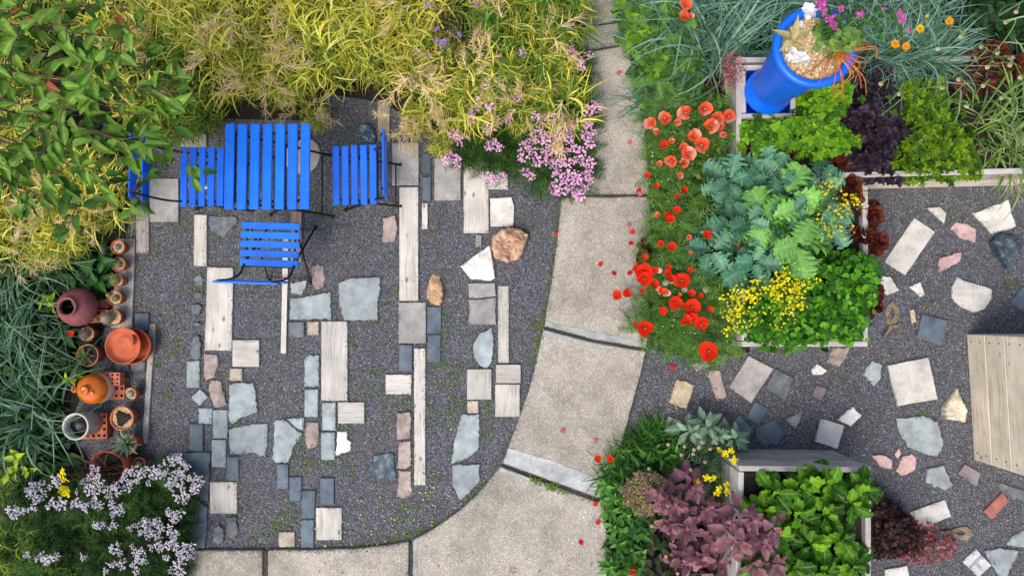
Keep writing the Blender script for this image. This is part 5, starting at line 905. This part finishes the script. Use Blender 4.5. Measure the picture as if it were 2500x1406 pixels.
for k, (px, n, zt, s) in enumerate([((1785, 440), 9, .62, .9), ((1900, 420), 9, .66, 1), ((2010, 440), 8, .62, .85), ((1830, 540), 10, .68, 1), ((1930, 530), 8, .74, .9), ((2030, 540), 9, .66, .95), ((1740, 610), 8, .55, .9), ((1840, 640), 9, .62, .95)]):
    leafy('kale_plant', 'curly blue green kale '+['leaning towards the salmon poppies', 'beside the maroon lettuces below the basil', 'beside the purple basil and yellow sprigs', 'in the middle of the patch on the poppy side', 'standing tallest in the heart of the patch', 'behind the yellow mustard and red lettuce', 'hanging over the poppy foliage by the papery seed heads', 'above the yellow mustard and parsley'][k], 'kale', px, .34, zt, n+3, KL, L=(.15*s, .26*s), el=(-.1, .75), group='curly kale plants', spread=.04, stem=S(130, 150, 130))
for px, zt in [((1935, 470), .78), ((1885, 530), .78), ((1955, 590), .76), ((1990, 530), .76)]: leafy('kale_plant', 'light green broad kale rosette on top of the patch', 'kale', px, .4, zt, 5, KB, L=(.2, .26), el=(.0, .35), group='light green kale rosettes', spread=.02)
# red lettuces
RL = [leaf_mesh('leaf', leaf(12, .42, 'obov', .15, .1, 9, ruffle=.09, fr=5, frill=.12, col=c_, rib=S(120, 60, 40), seed=i), M_GLOSS) for i, c_ in enumerate((S(86, 30, 24), S(62, 24, 22), S(108, 52, 30)))]
for px, lab in [((2135, 520), 'dark red lettuce spilling over the bed edge onto gravel'), ((2150, 590), 'dark red lettuce spilling over the bed edge onto gravel'), ((2118, 570), 'dark red lettuce spilling over the bed edge onto gravel'), ((2140, 710), 'brownish red lettuce beside the parsley and driftwood loop'), ((2135, 745), 'brownish red lettuce beside the parsley and driftwood loop')]:
    leafy('red_lettuce', lab, 'lettuce', px, .25, .44, 20, RL, L=(.08, .13), el=(-.2, 1.2), group='lettuces at the bed edge' if 'dark' in lab else 'lettuces by the driftwood', spread=.02)
for px in [(2055, 400), (2080, 450), (1870, 365), (2085, 480), (1920, 375)]: leafy('red_lettuce', 'deep maroon lettuce between the basil and the kale', 'lettuce', px, .4, .5, 18, RL, L=(.07, .12), el=(-.1, 1.2), group='maroon lettuces between crops', spread=.02)
for px in [(2390, 150), (2440, 130), (2350, 185), (2480, 160), (2400, 200), (2330, 215)]: leafy('red_lettuce', 'bronze red lettuce behind the lime basil', 'lettuce', px, .4, .5, 18, RL, L=(.09, .14), el=(-.1, 1.1), group='bronze lettuces behind basil', spread=.03)
for px in [(1740, 210), (1770, 240), (1720, 240), (1615, 590), (1590, 605)]: leafy('red_lettuce', 'nearly black red lettuce beside the blue urn' if px[1] < 300 else 'dark red orache seedling at the path edge', 'lettuce', px, 0, .2, 11, RL, L=(.1, .15), el=(.1, 1.1), group='dark lettuces by the urn' if px[1] < 300 else 'red seedlings at path edge', spread=.02)
# yellow flowering mustard
fl4 = MB(); inst(fl4, leaf(2, .4, 'round', 0, 0), np.zeros((4, 3)), np.arange(4)*PI/2, .2, 0, 1.); FL4 = tplof(fl4)
def mustard(label, poly, n, z):
    b = P(*np.mean(poly, 0), .4); t = thing('flowering_mustard', label, 'flowers', (b[0], b[1], .4)); q = inpoly(poly, n//7); c = np.repeat(q, 7, 0)+rng.normal(0, 9, (len(q)*7, 2)); w_ = PV(c, z); k = len(c); w_[:, 2] = z+rng.normal(0, .03, k); w_ -= [b[0], b[1], .4]
    m = MB(); inst(m, FL4, w_, rng.random(k)*6, rng.normal(0, .4, k), rng.normal(0, .4, k), rng.uniform(.007, .012, k), mixc([S(230, 222, 24), S(216, 208, 30), S(240, 232, 60)], k)); tag(m.build('flowers', M_PETAL, t), kind='stuff')
    m = MB(); qq = PV(q, z)-[b[0], b[1], .4]
    for p in qq: tube(m, curve([p*[.35, .35, 0], p*[.7, .7, .6], p], 3), .0025, 4, S(140, 160, 60))
    tag(m.build('stems', M_LEAF, t), kind='stuff')
mustard('yellow flowering mustard sprays leaning over the poppy side of the kale bed', [(1760, 720), (1830, 690), (1960, 640), (1990, 690), (1930, 740), (1880, 740), (1830, 800), (1775, 820)], 560, .66)
mustard('yellow flowering mustard sprigs through the right side of the kale', [(1980, 450), (2040, 440), (2110, 470), (2100, 530), (2080, 580), (2030, 600), (1990, 520)], 170, .76)
mustard('few yellow mustard sprigs over the parsley', [(1860, 740), (1960, 700), (2000, 740), (1900, 800)], 110, .66)
# onions / chives going to seed, upper right
OM = [clump_mesh(42, (.3, .7), (.014, .022), .09, [S(96, 140, 64), S(124, 160, 84), S(150, 172, 110), S(80, 124, 60)], (1.2, 1.1, .9), e1=(-1.3, -.2), e0=(.4, 1.3), S_=7) for i in range(3)]
for px in [(2460, 330), (2500, 280), (2430, 260), (2490, 380), (2400, 300), (2520, 200)]:
    b = P(*px, .5); t = thing('onion_clump', 'floppy green onion leaves bending over the lime basil', 'onion', (b[0], b[1], .38), rng.random()*6, 'onion clumps'); t.scale = (.8,)*3; put('leaves', OM[rng.integers(3)], t)
DRY = [clump_mesh(60, (.1, .26), (.006, .011), .06, [S(206, 192, 150), S(186, 166, 120)], (1, 1, 1), e1=(-.6, .2), e0=(-.1, .6))]
for px in [(2420, 330), (2470, 400), (2440, 370)]: b = P(*px, .46); t = thing('dry_onion_leaves', 'withered straw coloured onion leaves at the bed corner', 'dry leaves', (b[0], b[1], .41), rng.random()*6, 'withered onion leaves'); put('leaves', DRY[0], t)
SH = [disc(S(196, 186, 150), S(170, 160, 110), .016)]
for x, y in [(2435,130),(2345,90),(2395,115),(2410,165),(2480,30),(2455,55),(2290,120),(2195,230),(2300,215),(2360,260),(2340,195),(2490,190),(2445,240),(2465,160),(2150,205),(2400,210)]:
    z = .78; b = P(x, y, z); t = thing('onion_seedhead', 'small straw coloured onion seed head on a curved stalk', 'seed head', (b[0], b[1], .4), 0, 'onion seed heads'); put('head', SH[0], t, (0, 0, z-.4)); a = rng.random()*6; m = MB()
    tube(m, curve([(.16*math.cos(a), .16*math.sin(a), 0), (.12*math.cos(a+.5), .12*math.sin(a+.5), .2), (.04*math.cos(a+1), .04*math.sin(a+1), z-.36), (0, 0, z-.4)], 5), .004, 5, S(140, 168, 84)); m.build('stalk', M_LEAF, t)
scatter('dark_shrub', 'dark green leafy shrub in the top right corner', 'shrub', OV, [(2330, -60), (2600, -60), (2600, 130), (2420, 110), (2340, 60)], 500, .2, .55, .4, (.08, .15), (-.2, .5), [S(34, 66, 28), S(50, 88, 38), S(26, 50, 24)], edge=30)
# daisies and valerian by the urn
DP = leaf_mesh('petal', leaf(3, .22, 'obov', .1, .1, 3, col=S(240, 190, 24)), M_PETAL); DPO = leaf_mesh('petal', leaf(3, .22, 'obov', .1, .1, 3, col=S(240, 160, 24)), M_PETAL); DC = disc(S(190, 90, 20), S(224, 160, 20), .012)
for x, y, k, lab in [(2246, 71, 0, 'yellow daisy flower above the blue green grass'), (2186, 109, 1, 'pair of orange yellow daisies beside the blue urn'), (2212, 114, 1, 'pair of orange yellow daisies beside the blue urn'), (2318, 52, 1, 'orange yellow daisy near the dark shrub'), (447, 253, 1, 'single orange yellow flower beside the tree leaves'), (2263, 40, 0, 'tiny yellow daisy above the others')]:
    z = .75 if x > 1000 else .5; b = P(x, y, z); t = thing('daisy', lab, 'daisy', (b[0]+.03, b[1], 0), 0, 'orange daisy pair' if 'pair' in lab else None); s = .034 if 'tiny' not in lab else .014
    for i in range(11): put('petal', DPO if k else DP, t, (-.03, 0, z), (0, -.15+rng.normal(0, .1), i*2*PI/11), s*rng.uniform(.85, 1.05))
    put('flower_centre', DC, t, (-.03, 0, z), sc=s/.034); m = MB(); tube(m, curve([(0, 0, 0), (.01, .01, z*.5), (-.03, 0, z)], 4), .003, 5, S(100, 140, 70)); m.build('stem', M_LEAF, t)
MAG = [corymb(15, .035, .0105, S(206, 70, 166), S(222, 104, 186), [.8, .7, .8], i) for i in range(2)]
b = URN; t = thing('valerian', 'magenta flowers on leafy stems growing from the blue urn', 'flowers', (b[0]+.08, b[1]+.03, UT))
for x, y, s, z in [(2028, 45, .9, 1.5), (2040, 62, .8, 1.48), (2012, 22, .9, 1.5), (2005, 5, .8, 1.5), (2100, 38, .75, 1.45), (2202, 45, .75, 1.4), (2053, 22, .6, 1.45), (2195, 30, .5, 1.4), (2160, 22, .4, 1.4), (2218, 74, .45, 1.35)]:
    p = np.array(P(x, y, z))-np.array([b[0]+.08, b[1]+.03, UT]); put('flower_head', MAG[rng.integers(2)], t, p, (rng.normal(0, .3), .3, rng.random()*6), s); m = MB(); cv = curve([(0, 0, 0), p*[.4, .4, .65], p], 5); tube(m, cv, .003, 5, S(110, 150, 80)); m.build('stem', M_LEAF, t)
    for i in range(3, 10, 2):
        for s_ in (-1, 1): put('leaf', LIME if False else DKL, t, cv[i], (0, -.2, math.atan2(p[1], p[0])+s_*1.1), .05)
# in the urn: succulents
WR = leaf_mesh('leaf', leaf(4, .38, 'obov', .3, -.15, 5, col=S(236, 236, 234)), M_LEAF)
for x, y, s in [(1973, 32, .055), (1932, 130, .034), (1948, 140, .036), (1962, 150, .036), (1940, 148, .03), (1958, 138, .028), (1953, 62, .022), (1925, 143, .024)]:
    p = P(x, y, UT+.02); t = thing('succulent_rosette', 'large white succulent rosette at the urn rim' if s == .055 else 'small powdery white succulent rosette in the blue urn', 'succulent', p, rng.random()*6, None if s == .055 else 'small white rosettes')
    for i in range(13): put('leaf', WR, t, (0, 0, .002*i), (0, -(.05+.8*i/13), i*2.4), s*1.15*(1-.45*i/13))
AG = leaf_mesh('leaf', leaf(6, .17, 'lance', .35, .1, 5, col=S(176, 172, 112), edge=S(204, 192, 140)), M_LEAF)
p = P(1933, 98, UT+.03); t = thing('pale_agave', 'pale yellow green agave leaning in the blue urn', 'agave', p)
for i, (a, s, e) in enumerate([(2.75, .14, .3), (.45, .13, .35), (1.45, .14, .6), (3.9, .11, .2), (-.6, .1, .3), (2.1, .09, .9)]): put('leaf', AG, t, (0, 0, 0), (0, -e, a), s)
p = P(2035, 130, UT+.01); t = thing('orange_sedge', 'orange trailing stems hanging over the urn rim', 'plant', p); k = 40
for i in range(26):
    m = MB(); a = rng.uniform(-2.6, .5); L_ = rng.uniform(.12, .3); cv = curve([(0, 0, 0), (.4*L_*math.cos(a), .4*L_*math.sin(a), .06), (.8*L_*math.cos(a+.1), .8*L_*math.sin(a+.1), .03), (L_*math.cos(a+rng.normal(0, .3)), L_*math.sin(a), -.06)], 4); tube(m, cv, .0026, 5, mixc([S(214, 130, 60), S(200, 150, 50), S(214, 96, 60)], 1)[0]); m.build('stem', M_LEAF, t)
scatter('urn_greens', 'soft green leaves on the right of the urn', 'foliage', OV, [(1990, 60), (2060, 50), (2110, 90), (2080, 130), (2010, 120)], 150, UT, UT+.12, UT+.06, (.03, .06), (-.1, .6), [S(120, 156, 70), S(100, 140, 70)], edge=20)
# feathery pinkish-brown seed plume by the urn
b = P(1795, 165, .55); t = thing('seed_plume', 'dusky pink airy seed plume beside the blue urn', 'plant', (b[0], b[1], 0)); m = MB(); k = 700; a = rng.normal(0, 1, (k, 3)); a = a/np.linalg.norm(a, axis=1)[:, None]*(rng.random((k, 1))**.4)*[.1, .14, .07]; inst(m, oct_, a+[0, 0, .5], rng.random(k)*6, 0, 0, rng.uniform(.003, .006, k), mixc([S(176, 104, 104), S(150, 84, 84), S(196, 134, 124)], k)); tag(m.build('seeds', M_LEAF, t), kind='stuff')
m = MB(); k = 60; blades(m, np.tile([0, 0, .42], (k, 1)), rng.random(k)*6.3, rng.uniform(.08, .14, k), .003, rng.uniform(.2, 1.4, k), .3, 3, S(130, 70, 70)); tag(m.build('stalks', M_LEAF, t), kind='stuff'); m = MB(); tube(m, [(0, 0, 0), (0, .01, .2), (0, 0, .45)], .005, 6, S(120, 80, 60)); m.build('stem', M_LEAF, t)
# brown seed heads at the top of the golden grass
b = P(1095, 70, .5); t = thing('brown_seed_shrub', 'dark brown twiggy perennial with lilac flowers in the golden grass', 'plant', (b[0], b[1], 0)); m = MB(); k = 420; a = np.column_stack([rng.normal(0, .07, k), rng.normal(0, .16, k), rng.uniform(.4, .58, k)]); inst(m, oct_, a, rng.random(k)*6, 0, 0, rng.uniform(.004, .009, k), mixc([S(74, 56, 54), S(100, 76, 70), S(56, 44, 44)], k)); tag(m.build('seed_heads', M_LEAF, t), kind='stuff')
m = MB(); k = 130; blades(m, np.column_stack([rng.normal(0, .04, k), rng.normal(0, .1, k), np.zeros(k)]), rng.random(k)*6.3, rng.uniform(.4, .6, k), .004, rng.uniform(1.1, 1.5, k), rng.uniform(.5, 1.2, k), 4, S(84, 64, 60)); tag(m.build('stalks', M_LEAF, t), kind='stuff')
LIL = corymb(9, .03, .0105, S(156, 132, 190), S(176, 152, 206), [.8, .7, .9], 3)
for x, y in [(1065, 70), (1078, 108), (1066, 98), (1120, 85), (1160, 12), (1045, 12), (1082, 100)]: p = np.array(P(x, y, .56))-[b[0], b[1], 0]; put('flower_head', LIL, t, p, (.2, .1, rng.random()*6), .8)

# ---- tall bed: chard
def chard_leaf(seed, col):
    """broad savoyed leaf: puckered between the veins, wavy margin"""
    rg = np.random.default_rng(seed); n, cols = 16, 11; t = np.linspace(0, 1, n+1)[:, None]; u = np.linspace(-1, 1, cols)[None]; a = np.abs(u); ph = rg.random()*6
    hw = .36*np.sin(PI*np.clip(t*.95+.025, 0, 1)**.95)**.6; Y = hw*u*(1+.11*a*np.sin(t*20+ph+u)+.05*a*np.sin(t*41+ph)); X = np.broadcast_to(t+a*hw*.25, Y.shape)
    Z = .22*a*hw-.32*t**2+.06*a**2*np.sin(t*17+ph+2*u)+.034*np.abs(np.sin(X*17-a*5))*(1-a*.4)*np.clip(a*4, 0, 1)+rg.normal(0, .006, Y.shape)
    T = np.asarray(col)*np.ones(Y.shape+(1,))*(1+.1*rg.normal(0, .6, Y.shape)[..., None]); w_ = np.clip(1-np.abs(Y)/.02, 0, 1)[..., None]*.55; T = T*(1-w_)+S(150, 186, 84)*w_
    V = np.stack([X+.16, Y, Z], -1).reshape(-1, 3); i = np.arange(n)[:, None]*cols; j = np.arange(cols-1)[None]; F = np.stack([i+j, i+j+1, i+cols+j+1, i+cols+j], -1).reshape(-1, 4); k = len(V)
    V = np.vstack([V, [[0, -.02, -.07], [0, .02, -.07]]]); T = np.vstack([T.reshape(-1, 3), np.tile(S(150, 186, 84), (2, 1))]); return leaf_mesh('leaf', (V, [np.vstack([F, [[k, cols//2-1, cols//2+1, k+1]]])], T), M_LEAF)
CL = [chard_leaf(30+i, c_) for i, c_ in enumerate((S(82, 134, 18), S(60, 112, 18), S(104, 152, 24), S(46, 88, 20), S(72, 122, 20)))]
for px in [(1895, 1205), (1960, 1195), (2030, 1185), (2115, 1200), (1870, 1250), (1950, 1255), (2020, 1260), (2080, 1230), (1900, 1310), (1980, 1330), (2060, 1320), (1940, 1390), (2020, 1400), (2090, 1385), (1870, 1380), (1980, 1470), (2080, 1470), (1880, 1460)]:
    leafy('chard_plant', 'broad glossy green chard plant filling the tall raised bed', 'chard', px, .5, .72, 18, CL, L=(.08, .165), el=(-.4, 1.0), group='chard plants', spread=.05)
for px, s in [((2125, 140), .5), ((2205, 132), .55), ((2300, 140), .5), ((2165, 128), .45), ((2250, 135), .5)]:
    b = P(*px, .55); t = thing('blue_grass', 'blue green grass tuft flopping over the back board of the basil bed', 'grass', (b[0], b[1], .44), rng.random()*6, 'grass over the back board'); t.scale = (s,)*3; put('blades', BM[rng.integers(4)], t)
# ---- purple orach
OL = [leaf_mesh('leaf', leaf(7, .36, 'tri', .2, .25, 5, pet=.12, col=c_, rib=S(160, 92, 100), seed=i), M_LEAF) for i, c_ in enumerate((S(134, 100, 112), S(116, 88, 104), S(154, 116, 120)))]
for px in [(1700, 1200), (1650, 1240), (1730, 1250), (1790, 1260), (1680, 1300), (1750, 1310), (1820, 1300), (1870, 1340), (1640, 1290), (1720, 1370), (1790, 1370), (1850, 1390), (1680, 1380), (1620, 1230), (1760, 1430), (1840, 1440)]:
    leafy('purple_orach', 'dusty purple orach with pointed leaves beside the chard', 'orach', px, 0, .5, 24, OL, L=(.07, .16), el=(-.5, 1.1), group='purple orach plants', spread=.07, stem=S(150, 84, 90))
for px in [(1835, 1275), (1870, 1330), (1900, 1385), (1850, 1390), (1810, 1330), (1890, 1300)]: leafy('purple_orach', 'purple orach leaning over the wooden wall into the chard', 'orach', px, .52, .86, 16, OL, L=(.09, .16), el=(-.4, 1.1), group='purple orach over the chard', spread=.06, stem=S(150, 84, 90))
# ---- sage
SG = [leaf_mesh('leaf', leaf(6, .27, 'ovate', .1, .2, 5, pet=.1, col=c_, rib=S(150, 176, 150), seed=i), M_LEAF) for i, c_ in enumerate((S(104, 138, 108), S(122, 152, 128)))]
for px, s in [((1690, 1058), 1), ((1735, 1045), 1.1), ((1800, 1075), .9), ((1760, 1065), .8)]: leafy('sage_plant', 'grey green sage with large oval leaves by the gravel', 'sage', px, 0, .3, 11, SG, L=(.1*s, .15*s), el=(-.05, .9), group='sage plants', spread=.04, stem=S(120, 120, 90))
# ---- low planting along the lower path
ST = [clump_mesh(110, (.12, .26), (.008, .014), .06, [S(60, 112, 36), S(78, 132, 44), S(48, 92, 36)], (1.1, 1.1, .9), e1=(-.8, .2), e0=(.3, 1.2)) for i in range(2)]
grass('green strap leaved tuft at the lower path edge', ST, [(1530, 1110), (1570, 1090), (1600, 1060), (1520, 1140), (1500, 1170), (1590, 1120), (1630, 1100)], .1, 'green tufts at the path', 0, (.8, 1.1), name='green_tuft')
PL = [leaf_mesh('leaf', leaf(5, .22, 'lance', .2, .25, 3, col=c_, rib=S(110, 160, 80), seed=i), M_LEAF) for i, c_ in enumerate((S(66, 126, 36), S(84, 146, 44)))]
for px in [(1480, 1190), (1500, 1220), (1530, 1200), (1490, 1250), (1530, 1260), (1500, 1290), (1540, 1300), (1560, 1250), (1510, 1330), (1490, 1390), (1540, 1350), (1530, 1400), (1570, 1390), (1590, 1180), (1600, 1100), (1660, 1120), (1640, 1150), (1680, 1160), (1570, 1350)]:
    leafy('green_rosette', 'low green rosette edging the lower path', 'plant', px, 0, rng.uniform(.08, .18), int(rng.integers(10, 20)), PL, L=(.06, .14), el=(-.1, 1.1), group='green rosettes by the path', spread=.03)
scatter('low_herbs', 'low mixed herbs between the sage and the purple orach', 'foliage', LN+FEATH, [(1480, 1180), (1560, 1080), (1680, 1070), (1800, 1120), (1800, 1260), (1620, 1260), (1560, 1420), (1490, 1420)], 900, .02, .2, .1, (.05, .11), (-.1, .9), [S(60, 110, 40), S(80, 128, 48), S(48, 90, 44)], edge=25)
scatter('orach_undergrowth', 'dark leafy undergrowth beneath the purple orach', 'foliage', OV, [(1570, 1290), (1640, 1260), (1900, 1280), (1920, 1440), (1560, 1440)], 420, .02, .22, .1, (.05, .1), (-.1, .6), [S(44, 34, 34), S(50, 70, 34), S(60, 44, 44)], edge=25)
# sedum
SD = [corymb(22, .05, .011, S(132, 108, 104), S(148, 130, 96), [.9, 1.0, .6], i) for i in range(3)]
b = P(1575, 1195, .25); t = thing('sedum', 'brownish mauve sedum with domed flower clusters', 'sedum', (b[0], b[1], 0))
for x, y in [(1560,1165),(1545,1185),(1580,1160),(1605,1170),(1620,1180),(1590,1185),(1570,1200),(1550,1210),(1525,1195),(1535,1220),(1595,1210),(1610,1200),(1575,1225),(1555,1235),(1580,1245),(1560,1250),(1600,1165),(1570,1180)]:
    p = np.array(P(x, y, .28))-[b[0], b[1], 0]; put('flower_head', SD[rng.integers(3)], t, p, (rng.normal(0, .2), rng.normal(0, .2), rng.random()*6), rng.uniform(.75, 1.1)); m = MB(); tube(m, [p*[.4, .4, 0], p], .004, 5, S(110, 110, 80)); m.build('stem', M_LEAF, t)
for x, y in [(1695,1098),(1706,1094),(1672,1090),(1716,1080),(1664,1110),(1693,1108),(1735,1096),(1750,1082),(1722,1128),(1687,1147),(1585,1144),(1592,1284),(1627,1358),(1655,1400),(1632,1085),(1708,1090)]:
    z = .3; b = P(x, y, z); t = thing('allium_seedhead', 'small tan seed head above the low herbs', 'seed head', (b[0], b[1], 0), 0, 'tan seed heads in the herbs'); put('head', SH[0], t, (0, 0, z-.01), sc=.85); m = MB(); tube(m, [(0, 0, 0), (.004, 0, z*.5), (0, 0, z-.01)], .002, 5, S(110, 120, 70)); m.build('stem', M_LEAF, t)
# dark red shrub on the gravel
b = P(2190, 1290, .2); t = thing('barberry_shrub', 'dark red leafed shrub with pinkish twig tips sprawling over gravel', 'shrub', (b[0], b[1], 0))
for nm, poly, n, cols, sc in [('dark_leaves', [(2090, 1200), (2160, 1200), (2230, 1260), (2260, 1320), (2210, 1370), (2130, 1370), (2090, 1290)], 950, [S(50, 26, 26), S(36, 20, 22), S(70, 38, 32), S(60, 50, 46)], (.025, .05)), ('red_tips', [(2190, 1300), (2260, 1280), (2350, 1310), (2370, 1350), (2330, 1390), (2240, 1390), (2180, 1350)], 420, [S(130, 62, 66), S(100, 44, 46), S(152, 88, 88)], (.016, .03))]:
    o = scatter(nm, None, None, OV, poly, n, .03, .34 if nm[0] == 'd' else .2, .2, sc, (-.2, .9), cols, parent=t, edge=35); o.location = (-b[0], -b[1], 0); tag(o, kind='stuff')
for k in range(16):
    e = np.array(P(rng.uniform(2120, 2300), rng.uniform(1270, 1360), .16))-[b[0], b[1], 0]; m = MB(); tube(m, curve([(0, 0, 0), e*[.5, .5, .9], e], 4), .0045, 5, S(84, 44, 42)); m.build('branch', M_BARK, t)
